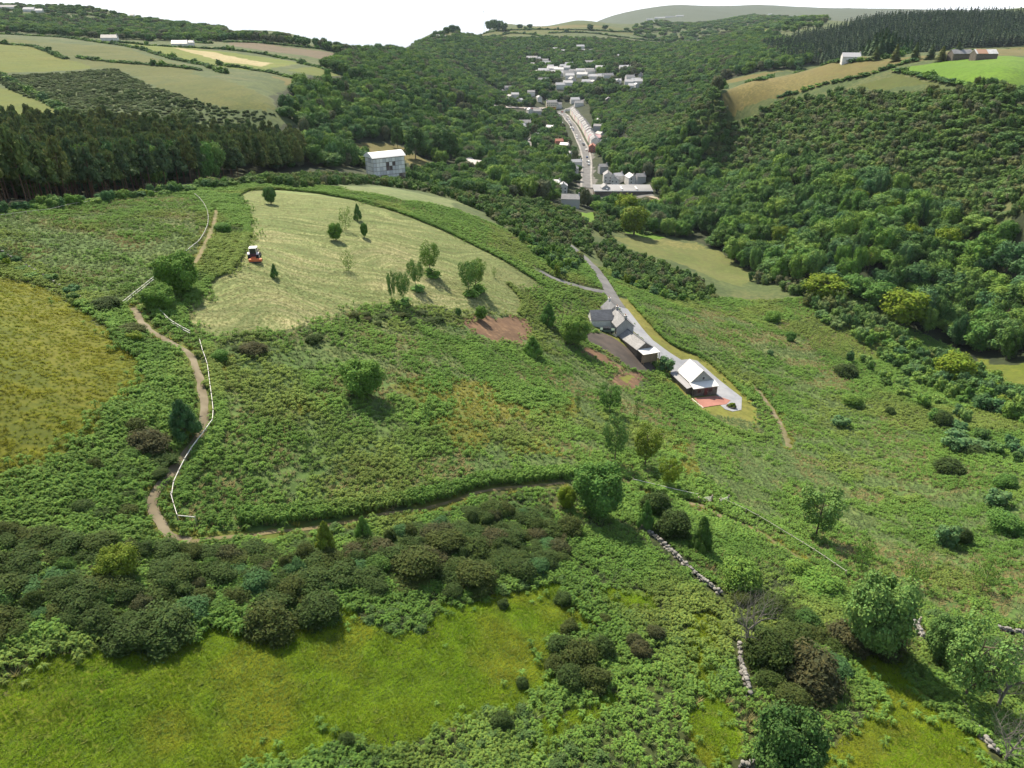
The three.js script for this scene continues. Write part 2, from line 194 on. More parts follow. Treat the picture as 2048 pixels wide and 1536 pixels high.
const AREAS = {
  pine: [-131.8,-156.3,-125.4,-178.4,-124.1,-196.3,-124.3,-264.1,-114.7,-312.5,-110.3,-386.8,-124,-452,-154,-444,-188.2,-409.9,-222.2,-384.8,-256.1,-378.5,-287.6,-355.1],
  valley_l: [-131.8,-374.1,-105.6,-409.6,-87,-494,-113,-524,-127,-525,-117,-582,-91,-614,-54,-561,-23,-542,-7,-431,24,-452,44,-556,58,-683,34,-780,46,-1061,-15,-975,-37,-890,-90,-855,-137,-810,-170,-691,-174,-642,-150,-495,-137,-517],
  spur: [-206,-846,-220,-1082,-191,-1243,-138,-1337,-52,-1279,-19,-1219,-27,-930,-81,-865,-117,-814,-151,-778],
  far_wood: [-194,-1686,-31,-2039,218,-1985,464,-1975,491,-1469,425,-1095,372,-1019,285,-1074,210,-1186,125,-1248,81,-1312,29,-1262,-13,-1407,-112,-1427],
  right_scrub: [134,-948,193,-969,164,-611,205,-593,235,-541,244,-488,257,-457,279.3,-423.4,233.6,-282.8,225.7,-255.6,210.9,-298.5,193.4,-364.5,179,-499,120,-658],
  right_wood: [89,-762,120,-658,179,-499,193.4,-364.5,210.9,-298.5,225.7,-255.6,180.3,-181.6,168.3,-216.0,165.9,-252.7,144.1,-270.9,130.9,-305.7,119.7,-309.7,110,-397,111,-465,99,-546,78,-620],
  valley_scrub: [54,-473,88,-461,109,-415,79,-408,57,-396,38.9,-332.4,39.2,-264.7,56.6,-254.0,85.0,-280.9,86.3,-319.6,57.8,-346.5,46.2,-376.2,35,-434,5,-423,-23.2,-361.3,-54.3,-393.0,-89.2,-363.5,-103.9,-282.3,-76.1,-264.3,-64.8,-337.2,-40.0,-337.9,-13.9,-316.9,6.5,-257.1,15.8,-228.6,33.2,-299.9],
  edge_scrub: [107.3,-327.6,118.2,-305.4,117.4,-258.5,123.9,-222.4,126.3,-185.2,129.8,-159.6,144.8,-139.8,164.7,-162.4,147.3,-184.8,157.2,-222.7,140.5,-258.0,126.5,-293.5,119.7,-322.9],
  edge_scrub2: [108.6,-235.9,118.6,-211.4,120.4,-175.5,119.2,-144.4,110.0,-131.4,110.5,-158.8,105.5,-184.9,103.6,-215.1],
  town_wood: [122,-1211,208,-1178,282,-1063,164,-611,190,-957,131,-925,87,-720,85,-769,109,-1035],
  ridge_belt: [-563,-1410,-398,-1177,-295,-1112,-227,-1116,-173,-1126,-187,-1043,-262,-1090,-342,-1088,-467,-1165],
  works_trees: [40,-501,58,-482,91,-496,111,-480,114,-410,93,-407,77,-413,65,-432,50,-467],
  street_left: [49,-1176,64,-1171,64,-1000,63,-826,62,-697,54,-581,45,-629,35,-745],
  hotel_wood: [-50,-925,-22,-1399,46,-1276,127,-1266,128,-1199,112,-1218,77,-1249,-17,-1120,-27,-961],
  far_wood2: [-214,-1636,-213,-1722,-201,-1729,-186,-1730,-133,-1725,-86,-1447,-21,-1345,-41,-1004,-101,-1102,-153,-1317],
  bung_trees: [-74,-491,-50,-521,-13,-574,-3.9,-402.7,-33.1,-393.0,-64,-423],
  street_right: [126,-1206,169,-1161,136,-916,89,-714,81,-723,96,-870],
  far_right: [329,-2350,1087,-4686,983,-3037,1283,-3274,565,-1456,483,-1630,381,-2213],
  corner_thicket: [27.5,-68.1,34.7,-72.0,37.8,-62.4,36.0,-54.7,31.0,-52.0,25.1,-50.0,27.0,-59.7],
  corner_thicket2: [48.7,-63.5,57.8,-66.0,62.3,-63.4,52.3,-49.7,48.1,-51.3,46.9,-55.5],
  left_crest: [-1101,-1464,-1044,-1668,-943,-1667,-810,-1603,-672,-1570,-565,-1511,-521,-1389,-687,-1437,-868,-1378,-986,-1305],
  plantation: [417,-1341,502,-1398,558,-1371,645,-1439,752,-1395,861,-1365,1049,-1336,717,-899,649,-1013,569,-1038,285,-616,410,-1053,359,-1059],
  left_upper: [-756,-996,-669,-1052,-522,-1019,-446,-1047,-394,-1101,-521,-1465,-661,-1480,-787,-1382,-1101,-1464],
  gorse_hill: [-459,-590,-410,-630,-384,-654,-344,-684,-266,-575,-205,-509,-173,-491,-156,-500,-145,-522,-166,-466,-213,-450,-249,-442,-323,-521,-380,-581,-435,-556],
  gorse_band: [-55.5,-57.7,-52.2,-59.6,-43.5,-61.0,-34.4,-63.4,-26.7,-66.2,-20.3,-68.1,-15.2,-72.4,-8.2,-77.6,-1.7,-82.2,3.9,-83.1,8.0,-80.8,4.6,-68.7,-4.4,-66.7,-8.8,-63.7,-17.7,-61.1,-19.9,-56.9,-26.2,-54.5,-30.9,-54.1,-37.2,-49.8,-43.6,-48.9,-44.6,-46.3,-47.4,-44.5],
  gorse_left: [-49.8,-65.6,-49.3,-79.6,-48.3,-89.1,-46.3,-91.7,-43.7,-82.3,-43.5,-74.0,-42.3,-67.7,-45.1,-64.3],
  hedge_mid: [-50.2,-111.0,-44.2,-112.2,-38.5,-121.4,-34.4,-135.3,-30.8,-148.1,-19.0,-157.5,-14.4,-157.4,-22.3,-147.5,-31.2,-138.8,-36.6,-120.9,-43.3,-109.4],
  hedge_left: [-110.7,-140.6,-102.4,-141.8,-87.7,-132.2,-71.5,-118.5,-60.0,-107.9,-55.5,-101.3,-61.6,-104.8,-76.7,-118.8,-95.5,-133.5,-106.3,-134.2],
  ravine_edge: [-121.2,-171.8,-118.6,-187.0,-112.3,-238.0,-102.8,-279.3,-95.7,-369.7,-83.1,-320.1,-97.2,-258.8,-106.6,-225.3,-115.5,-181.7,-117.4,-165.8]
};
const TOWN = [[6,-894,19.9,'w'],[16,-948,14.9,'w'],[-3,-1252,12.9,'g'],[-7,-1400,12.6,'g'],[84,-1456,24.1,'w'],[78,-1516,21.2,'w'],[97,-1439,18.3,'w'],[116,-1455,22.2,'w'],[126,-1407,19.7,'w'],[142,-1438,16.4,'g'],[165,-1354,19.0,'w'],[141,-1378,14.1,'w'],[175,-1296,11.6,'w'],[196,-1305,15.0,'w'],[195,-1226,9.4,'w'],[106,-1511,15.3,'w'],[68,-1642,14.5,'w'],[117,-1761,15.5,'w'],[155,-1814,18.2,'w'],[172,-1755,15.4,'w'],[231,-1554,7.8,'w'],[54,-1670,12.6,'w'],[145,-1166,13.6,'b'],[51,-818,8.7,'r'],[81,-761,11.1,'r'],[91,-829,13.1,'p'],[92,-897,15.3,'g'],[57,-666,9.8,'w'],[77,-597,11.3,'w'],[84,-589,8.0,'w'],[93,-578,11.7,'w'],[99,-572,7.0,'g'],[69,-548,8.2,'g'],[37,-462,11.4,'g'],[28,-846,7.8,'w'],[103,-1396,16.0,'w'],[-17,-1366,10.5,'g'],[-479,-956,17.9,'w'],[-397,-957,17.9,'w'],[-397,-987,9.9,'w'],[-951,-1539,33.9,'w'],[-883,-1493,20.2,'w'],[-861,-1485,12.8,'w'],[-762,-1632,8.0,'w'],[-677,-1495,12.9,'g'],[-160,-1780,15.5,'w'],[-143,-1779,13.3,'w'],[264,-619,13.3,'w'],[668,-2728,27.0,'w'],[484,-2064,15.5,'w'],[1684,-5309,26.1,'w'],[944,-5178,70.1,'w'],[1004,-5162,63.5,'w'],[877,-5158,44.5,'w'],[1069,-5176,50.9,'w'],[303,-538,13.5,'s'],[309,-521,14.4,'q'],[202,-1280,16.1,'w'],[153,-1561,19.5,'w'],[81,-1321,15.6,'w'],[157,-1366,17.9,'w'],[53,-1492,17.7,'g'],[205,-1268,17.3,'w'],[40,-1670,20.1,'w'],[206,-1407,14.4,'g'],[100,-1543,14.0,'w'],[252,-1804,20.6,'w'],[140,-1416,17.1,'w'],[76,-1452,13.6,'w'],[126,-1453,16.9,'w'],[266,-1734,15.6,'g'],[76,-1556,12.2,'w'],[191,-1232,15.3,'w'],[42,-1671,22.8,'w'],[190,-1269,15.3,'w'],[68,-1607,21.9,'w'],[105,-1371,19.2,'g'],[95,-1803,15.5,'w'],[161,-1444,16.3,'w'],[45,-1598,14.6,'w'],[204,-1415,11.0,'w'],[90,-1506,18.8,'w'],[250,-1684,22.5,'g'],[60,-1505,20.7,'w'],[165,-1758,22.9,'w'],[103,-1431,18.2,'w'],[199,-1405,16.5,'w'],[113,-1571,16.8,'w'],[216,-1320,10.4,'g'],[146,-1371,18.6,'w'],[223,-1616,18.4,'w'],[54,-1347,17.1,'w'],[138,-1329,11.9,'g'],[96,-1341,16.9,'w'],[223,-1428,17.1,'w'],[127,-1342,15.5,'w'],[174,-1297,13.3,'w'],[58,-1476,19.6,'g'],[26,-1127,11.8,'w'],[37,-1130,12.8,'g'],[-11,-1185,12.2,'w'],[5,-1279,12.8,'w'],[13,-1211,11.1,'w'],[31,-1260,12.4,'w'],[43,-1234,11.8,'w'],[100,-1232,14.3,'w'],[104,-1201,13.6,'w'],[104,-924,10.2,'g'],[100,-865,10.5,'g'],[95,-789,8.7,'w'],[111,-989,10.3,'w'],[47,-943,9.6,'w'],[38,-904,11.8,'w'],[55,-788,9.3,'w'],[56,-722,8.1,'g'],[47,-684,8.5,'w'],[53,-631,8.3,'g'],[77,-631,7.3,'g'],[81,-578,6.2,'w'],[32,-542,6.8,'w'],[37,-533,7.2,'w']];
const CARS = [[71,-1151],[74,-1135],[67,-1153],[65,-1166],[69,-1114],[68,-1076],[67,-1044],[66,-1015],[66,-995],[68,-985],[80,-1112],[77,-1068],[77,-1034],[76,-1007],[76,-987],[76,-964],[76,-946],[74,-964],[79,-1163],[76,-1171],[76,-897],[75,-880],[77,-858],[78,-828],[77,-812],[76,-772],[72,-720],[70,-688],[69,-674],[30,-1171],[19,-1157]];
const POLYS = {
  driveway: [33.3,-219.1,35.1,-222.2,37.3,-220.3,39.9,-206.8,42.1,-199.5,49.1,-191.3,52.1,-193.4,54.3,-193.5,57.2,-184.8,61.7,-172.7,59.0,-164.1,56.0,-161.7,54.2,-162.3,53.6,-164.6,56.4,-167.3,54.4,-170.9,54.2,-177.5,52.6,-185.7,46.0,-180.9,43.7,-180.3,45.1,-185.9,41.4,-188.6,41.8,-193.0,40.3,-195.7,36.6,-201.8,35.9,-210.8,34.2,-215.9],
  patio: [47.5,-167.9,54.1,-170.5,57.5,-169.0,55.4,-165.8,48.2,-161.7],
  tarmac: [19.3,-185.8,22.4,-190.6,26.1,-192.9,28.6,-192.0,33.3,-187.5,38.4,-184.3,39.9,-181.1,38.7,-178.6,33.8,-175.2,30.8,-175.4,27.2,-179.9,22.5,-182.6],
  planter: [54.9,-165.3,56.4,-167.3,58.1,-166.8,57.7,-165.2,56.1,-163.6,55.1,-164.2]
};
const EDGES = {
  mown_top: [-86.1,-224.2,-89.9,-247.6,-85.0,-258.7,-71.2,-259.2,-52.5,-252.4,-30.5,-239.6,-11.8,-227.5,2.5,-219.9,11.5,-214.6],
  mown_low: [-0.4,-201.9,4.0,-194.4,3.0,-182.8],
  mown_side: [-73.7,-202.6,-65.4,-178.0,-60.8,-161.0,-58.6,-148.5,-59.9,-138.8,-59.3,-127.7],
  lawn: [40.0,-230.3,43.7,-214.1,49.1,-200.8,56.3,-198.3,61.2,-188.1,64.8,-172.1],
  lawn_low: [42.9,-173.4,44.4,-163.8,46.5,-157.4,53.1,-146.1,59.0,-145.9]
};
// ------------------------------------------------------------------ helpers
function rng(seed) { let a = seed >>> 0; return () => { a = (a + 0x6d2b79f5) | 0; let t = Math.imul(a ^ (a >>> 15), 1 | a); t = (t + Math.imul(t ^ (t >>> 7), 61 | t)) ^ t; return ((t ^ (t >>> 14)) >>> 0) / 4294967296; }; }
const RN = rng(7), rnd = (a, b) => a + (b - a) * RN();
const NT = new Float32Array(65536); { const r = rng(99); for (let i = 0; i < 65536; i++) NT[i] = r(); }
function noise(x, y) {
  const xi = Math.floor(x), yi = Math.floor(y); let fx = x - xi, fy = y - yi; fx = fx * fx * (3 - 2 * fx); fy = fy * fy * (3 - 2 * fy);
  const a = (yi & 255) << 8, b = ((yi + 1) & 255) << 8, c = xi & 255, d = (xi + 1) & 255;
  return (NT[a + c] * (1 - fx) + NT[a + d] * fx) * (1 - fy) + (NT[b + c] * (1 - fx) + NT[b + d] * fx) * fy;
}
const fbm = (x, y, n = 4) => { let s = 0, a = 0.5, t = 0; for (let i = 0; i < n; i++) { s += a * noise(x, y); t += a; a *= 0.5; const q = x * 1.62 - y * 1.18 + 17.3; y = x * 1.18 + y * 1.62 + 5.1; x = q; } return s / t; };
const clamp = (x, a = 0, b = 1) => Math.min(b, Math.max(a, x)), smooth = (a, b, x) => { const t = clamp((x - a) / (b - a)); return t * t * (3 - 2 * t); };
const names = {};
const numbered = (n) => { const k = names[n] = (names[n] ?? -1) + 1; return k ? n + '_' + String(k).padStart(3, '0') : n; };
function top(o, name, label, category, group) { o.name = numbered(name); o.userData = { label, category }; if (group) o.userData.group = group; scene.add(o); return o; }
function setting(o, name, kind = 'structure', label) { o.name = numbered(name); o.userData = { kind }; if (label) o.userData.label = label; scene.add(o); return o; }
function part(parent, name, geo, mat) { const m = new THREE.Mesh(geo, mat); m.name = name; parent.add(m); return m; }
const mat = (r, g, b, rough = 0.85, extra = {}) => { const m = new THREE.MeshStandardMaterial({ roughness: rough, ...extra }); m.color.setRGB(r, g, b); return m; };

// ------------------------------------------------------------------ height of the land: thin plate through the survey
const heightTPS = (() => {
  const n = SURVEY.length / 3, K = 120, Q = [], N = n + 3;
  const warp = (x, z) => { const r = Math.hypot(x, z) + 1e-9, s = Math.asinh(r / K) / r; return [x * s, z * s]; };
  const phi = (d) => d > 1e-12 ? 0.5 * d * Math.log(d) : 0;
  for (let i = 0; i < n; i++) Q.push(warp(SURVEY[3 * i], SURVEY[3 * i + 2]));
  const A = []; for (let i = 0; i < N; i++) A.push(new Float64Array(N + 1));
  for (let i = 0; i < n; i++) {
    for (let j = 0; j < n; j++) A[i][j] = phi((Q[i][0] - Q[j][0]) ** 2 + (Q[i][1] - Q[j][1]) ** 2) + (i === j ? 2e-4 : 0);
    A[i][n] = A[n][i] = 1; A[i][n + 1] = A[n + 1][i] = Q[i][0]; A[i][n + 2] = A[n + 2][i] = Q[i][1]; A[i][N] = SURVEY[3 * i + 1];
  }
  for (let k = 0; k < N; k++) {
    let p = k; for (let i = k + 1; i < N; i++) if (Math.abs(A[i][k]) > Math.abs(A[p][k])) p = i;
    const t = A[k]; A[k] = A[p]; A[p] = t;
    for (let i = k + 1; i < N; i++) { const f = A[i][k] / A[k][k]; if (f) for (let j = k; j <= N; j++) A[i][j] -= f * A[k][j]; }
  }
  const w = new Float64Array(N);
  for (let k = N - 1; k >= 0; k--) { let s = A[k][N]; for (let j = k + 1; j < N; j++) s -= A[k][j] * w[j]; w[k] = s / A[k][k]; }
  const qx = Float64Array.from(Q, (q) => q[0]), qz = Float64Array.from(Q, (q) => q[1]);
  return (x, z) => { const [a, b] = warp(x, z); let s = w[n] + w[n + 1] * a + w[n + 2] * b; for (let i = 0; i < n; i++) { const d = (qx[i] - a) ** 2 + (qz[i] - b) ** 2; if (d > 1e-12) s += w[i] * 0.5 * d * Math.log(d); } return s; };
})();

// ------------------------------------------------------------------ land cover
const CLASS = ['rough', 'wood', 'gorse', 'olive', 'lime', 'lime2', 'stubble', 'brown', 'ochre', 'bright', 'gravel', 'soil', 'dry', 'pale', 'bracken', 'rushes', 'dryb', 'meadow', 'grass', 'mown', 'lawn'];
const ID = Object.fromEntries(CLASS.map((c, i) => [c, i]));
function raster(N, x0, z0, size) {
  const out = new Uint8Array(N * N), k = N / size;
  for (const [c, p] of LAND) {
    const n = p.length / 2, id = ID[c]; let lo = 1e9, hi = -1e9;
    for (let i = 0; i < n; i++) { const y = (p[2 * i + 1] - z0) * k; lo = Math.min(lo, y); hi = Math.max(hi, y); }
    for (let y = Math.max(0, Math.ceil(lo - 0.5)); y < Math.min(N, hi); y++) {
      const xs = [], yc = y + 0.5;
      for (let i = 0; i < n; i++) { const j = (i + 1) % n, ya = (p[2 * i + 1] - z0) * k, yb = (p[2 * j + 1] - z0) * k; if ((ya <= yc) !== (yb <= yc)) xs.push((p[2 * i] - x0) * k + ((yc - ya) / (yb - ya)) * (p[2 * j] - p[2 * i]) * k); }
      xs.sort((a, b) => a - b);
      for (let q = 0; q + 1 < xs.length; q += 2) for (let x = Math.max(0, Math.ceil(xs[q] - 0.5)); x < Math.min(N, xs[q + 1] - 0.5); x++) out[y * N + x] = id;
    }
  }
  if (size < 300) for (const [key, w, c] of [['footpath', 1.7, 'dryb'], ['upper_track', 1.6, 'dryb'], ['footpath2', 1.0, 'dryb'], ['gate_path', 1.5, 'dryb'], ['field_track', 1.4, 'dryb']]) { // grassy verges
    const q = PATHS[key]; for (let i = 0; i + 3 < q.length; i += 2) { const L = Math.hypot(q[i + 2] - q[i], q[i + 3] - q[i + 1]); for (let s = 0; s < L; s += 0.2) { const X = (q[i] + (q[i + 2] - q[i]) * s / L - x0) * k, Z = (q[i + 1] + (q[i + 3] - q[i + 1]) * s / L - z0) * k, R = w * k; for (let y = Math.max(0, Math.floor(Z - R)); y < Math.min(N, Z + R); y++) for (let x = Math.max(0, Math.floor(X - R)); x < Math.min(N, X + R); x++) if ((x - X) ** 2 + (y - Z) ** 2 < R * R) out[y * N + x] = ID[c]; } }
  }
  return out;
}
// three tones of each cover, as the daylit eye sees them (sRGB 0..255), and their patch size in metres
const TONE = {
  rough: [[82, 106, 50], [102, 122, 62], [120, 124, 72]], wood: [[46, 64, 28], [60, 76, 36], [76, 84, 46]], gorse: [[84, 110, 56], [98, 120, 66], [104, 112, 62]],
  olive: [[96, 112, 38], [112, 120, 46], [88, 106, 34]], lime: [[130, 148, 40], [116, 138, 34], [146, 150, 56]], lime2: [[120, 134, 32], [108, 128, 28], [134, 136, 44]],
  stubble: [[214, 200, 148], [196, 184, 124], [224, 210, 166]], brown: [[136, 122, 96], [122, 112, 84], [146, 128, 104]], ochre: [[138, 128, 66], [124, 122, 58], [154, 140, 80]],
  bright: [[112, 160, 24], [124, 168, 30], [102, 150, 26]], gravel: [[150, 148, 144], [132, 130, 126], [164, 160, 154]], soil: [[146, 112, 84], [120, 92, 66], [170, 136, 104]],
  dry: [[132, 140, 72], [118, 134, 62], [154, 150, 86]], pale: [[130, 152, 88], [144, 158, 98], [118, 142, 78]], bracken: [[58, 76, 30], [80, 96, 40], [112, 112, 56]],
  rushes: [[112, 128, 22], [130, 134, 28], [96, 120, 20]], dryb: [[122, 134, 46], [108, 128, 44], [148, 146, 64]], meadow: [[98, 134, 58], [116, 148, 70], [140, 146, 88]],
  grass: [[98, 132, 18], [114, 142, 24], [134, 142, 36]], mown: [[138, 162, 88], [160, 176, 106], [198, 192, 140]], lawn: [[142, 148, 52], [158, 154, 70], [128, 142, 46]],
};
const KA = 0.46;   // from the lit look to the surface's own colour (linear share)
const SHEETS = [];
function relief(x, z) {
  const r = Math.hypot(x, z);
  return (fbm(x / 9, z / 9, 3) - 0.5) * 0.5 + (fbm(x / 38 + 40, z / 38, 3) - 0.5) * 1.4 * smooth(40, 300, r) + (fbm(x / 140, z / 140 + 9, 3) - 0.5) * 7 * smooth(300, 1200, r);
}
function sheet(name, x0, z0, nx, nz, step, tex) {
  const g = new Float32Array((nx + 1) * (nz + 1));
  for (let j = 0; j <= nz; j++) for (let i = 0; i <= nx; i++) { const x = x0 + i * step, z = z0 + j * step; g[j * (nx + 1) + i] = heightTPS(x, z) + relief(x, z); }
  const s = { name, x0, z0, x1: x0 + nx * step, z1: z0 + nz * step, nx, nz, step, g, tex };
  if (tex) { s.size = nx * step; s.cover = raster(tex, x0, z0, s.size); }
  SHEETS.push(s); return s;
}
sheet('field_ground', -120, -244, 256, 256, 1, 2048);
sheet('valley_ground', -500, -1000, 256, 256, 4, 2048);
sheet('hillside_ground', -1620, -3096, 208, 208, 16, 2048);
sheet('distant_hills', -6740, -10136, 212, 172, 64, 0);
function Y(x, z) {
  const s = SHEETS.find((s) => x >= s.x0 && x < s.x1 && z >= s.z0 && z < s.z1) ?? SHEETS[3];
  const a = clamp((x - s.x0) / s.step, 0, s.nx - 1e-6), b = clamp((z - s.z0) / s.step, 0, s.nz - 1e-6), i = Math.floor(a), j = Math.floor(b), u = a - i, v = b - j, w = s.nx + 1, g = s.g, o = j * w + i;
  return u + v < 1 ? g[o] + u * (g[o + 1] - g[o]) + v * (g[o + w] - g[o]) : g[o + w + 1] + (1 - u) * (g[o + w] - g[o + w + 1]) + (1 - v) * (g[o + 1] - g[o + w + 1]);
}
function cover(x, z) {
  for (const s of SHEETS) if (s.cover && x >= s.x0 && x < s.x1 && z >= s.z0 && z < s.z1) {
    const w = s.step === 1 ? 1.6 : s.step === 4 ? 4 : 8, k = s.tex / s.size;
    const a = x + (fbm(x / 3.1 / w, z / 3.1 / w, 3) - 0.5) * 2.6 * w, b = z + (fbm(x / 3.1 / w + 70, z / 3.1 / w, 3) - 0.5) * 2.6 * w;
    const i = clamp(Math.floor((a - s.x0) * k), 0, s.tex - 1), j = clamp(Math.floor((b - s.z0) * k), 0, s.tex - 1);
    return s.cover[j * s.tex + i];
  }
  return 0;
}
for (const [q, s] of SHEETS.entries()) {
  const { x0, z0, nx, nz, step, g } = s, inner = SHEETS[q - 1], pos = new Float32Array((nx + 1) * (nz + 1) * 3), uv = new Float32Array((nx + 1) * (nz + 1) * 2), idx = [];
  for (let j = 0; j <= nz; j++) for (let i = 0; i <= nx; i++) {
    const o = j * (nx + 1) + i, x = x0 + i * step, z = z0 + j * step;
    pos.set([x, g[o], z], o * 3); uv.set(s.tex ? [i / nx, j / nz] : [x / 400, z / 400], o * 2);
    if (i < nx && j < nz && !(inner && x >= inner.x0 && x + step <= inner.x1 && z >= inner.z0 && z + step <= inner.z1)) idx.push(o, o + nx + 1, o + 1, o + 1, o + nx + 1, o + nx + 2);
  }
  const geo = new THREE.BufferGeometry();
  geo.setAttribute('position', new THREE.BufferAttribute(pos, 3)); geo.setAttribute('uv', new THREE.BufferAttribute(uv, 2)); geo.setIndex(idx); geo.computeVertexNormals();
  const m = mat(1, 1, 1, 1);
  if (s.tex) {
    const N = s.tex, d = new Uint8Array(N * N * 4), px = s.size / N, w = step === 1 ? 1.6 : step === 4 ? 4 : 8, kk = Math.pow(KA, 1 / 2.2);
    for (let j = 0; j < N; j++) for (let i = 0; i < N; i++) {
      const x = x0 + (i + 0.5) * px, z = z0 + (j + 0.5) * px, nA = noise(x / 2.2 / w, z / 2.2 / w), nB = noise(x / 2.2 / w + 70, z / 2.2 / w + 31);
      const fA = noise(x / 0.7 / w + 9, z / 0.7 / w), fB = noise(x / 0.7 / w, z / 0.7 / w + 50);
      const a = clamp(i + Math.round(((nA - 0.5) * 1.6 + (fA - 0.5) * 0.7) * w / px), 0, N - 1), b = clamp(j + Math.round(((nB - 0.5) * 1.6 + (fB - 0.5) * 0.7) * w / px), 0, N - 1);
      const c = CLASS[s.cover[b * N + a]], T = TONE[c];
      let swath = 0, p = fbm(x / 11, z / 11, 3), f = noise(x / 0.45, z / 0.45) * 0.5 + noise(x / 1.3 + 8, z / 1.3) * 0.5;
      const coarse = fbm(x / 45 + 3, z / 45, 3);
      if (c === 'mown') { const t = x * 0.35 + z * 0.94 + (fbm(x / 22, z / 22, 2) - 0.5) * 26, l = x * 0.94 - z * 0.35; f = 0.45 * noise(t / 0.5, l / 5) + 0.3 * noise(t / 1.6, l / 14) + 0.25 * noise(x / 0.3, z / 0.3); p = 0.6 * p + 0.4 * noise(t / 2.4, l / 60); swath = clamp(2.2 * Math.sin(t * 1.3), -1, 1); }
      const m1 = smooth(0.36, 0.62, 0.6 * p + 0.4 * f), m2 = smooth(0.5, 0.74, 0.45 * coarse + 0.25 * p + 0.3 * f), br = (0.84 + 0.32 * f) * kk * (c === 'mown' ? 1 + 0.05 * swath : 1);
      const o = (j * N + i) * 4;
      for (let k = 0; k < 3; k++) d[o + k] = clamp(((T[0][k] * (1 - m1) + T[1][k] * m1) * (1 - m2) + T[2][k] * m2) * br, 0, 255);
      d[o + 3] = 255;
    }
    const t = new THREE.DataTexture(d, N, N); t.colorSpace = THREE.SRGBColorSpace; t.magFilter = THREE.LinearFilter; t.needsUpdate = true; m.map = t;
  } else m.color.setRGB(0.05, 0.07, 0.035);
  setting(new THREE.Mesh(geo, m), s.name);
}
{ // the sea beyond the headland
  const g = new THREE.PlaneGeometry(40000, 22000, 1, 1).rotateX(-Math.PI / 2), m = mat(0.05, 0.09, 0.12, 0.03); const o = new THREE.Mesh(g, m); o.position.set(0, -26, -11000 - 400);
  setting(o, 'sea');
}

// ------------------------------------------------------------------ plants: geometry
// A soup of leaf faces with a tint per face; every leaf is a small bent quad.
class Soup {
  constructor() { this.p = []; this.c = []; }
  tri(a, b, c, t) { this.p.push(...a, ...b, ...c); for (let i = 0; i < 3; i++) this.c.push(t[0], t[1], t[2]); }
  leaf(c, n, size, t, r, long = 1.25) {
    const ux = r() - 0.5, uy = r() - 0.5, uz = r() - 0.5; let ax = n[1] * uz - n[2] * uy, ay = n[2] * ux - n[0] * uz, az = n[0] * uy - n[1] * ux; const l = Math.hypot(ax, ay, az) || 1; ax /= l; ay /= l; az /= l;
    const bx = n[1] * az - n[2] * ay, by = n[2] * ax - n[0] * az, bz = n[0] * ay - n[1] * ax, s = size * 0.5, q = s * long, f = s * 0.35;
    const A = [c[0] + ax * q, c[1] + ay * q, c[2] + az * q], B = [c[0] + bx * s + n[0] * f, c[1] + by * s + n[1] * f, c[2] + bz * s + n[2] * f], C = [c[0] - ax * q, c[1] - ay * q, c[2] - az * q], D = [c[0] - bx * s + n[0] * f, c[1] - by * s + n[1] * f, c[2] - bz * s + n[2] * f];
    this.tri(A, B, C, t); this.tri(A, C, D, t);
  }
  blob(c, rx, ry, r, t, detail = 1) {
    const g = new THREE.IcosahedronGeometry(1, detail), q = g.attributes.position, o = r() * 50;
    const P = (i) => { const x = q.getX(i), y = q.getY(i), z = q.getZ(i), k = 0.82 + 0.36 * noise(x * 2.3 + o, y * 2.3 + z * 1.7 + o); return [c[0] + x * rx * k, c[1] + y * ry * k, c[2] + z * rx * k]; };
    for (let i = 0; i < q.count; i += 3) this.tri(P(i), P(i + 1), P(i + 2), t);
  }
  geo() { const g = new THREE.BufferGeometry(); g.setAttribute('position', new THREE.Float32BufferAttribute(this.p, 3)); g.setAttribute('color', new THREE.Float32BufferAttribute(this.c, 3)); g.computeVertexNormals(); return g; }
}
const tint = (r, v = 0.28) => { const k = 1 + (r() - 0.5) * 2 * v, w = (r() - 0.5) * 0.24; return [k * (1 + w), k, k * (1 - w)]; };
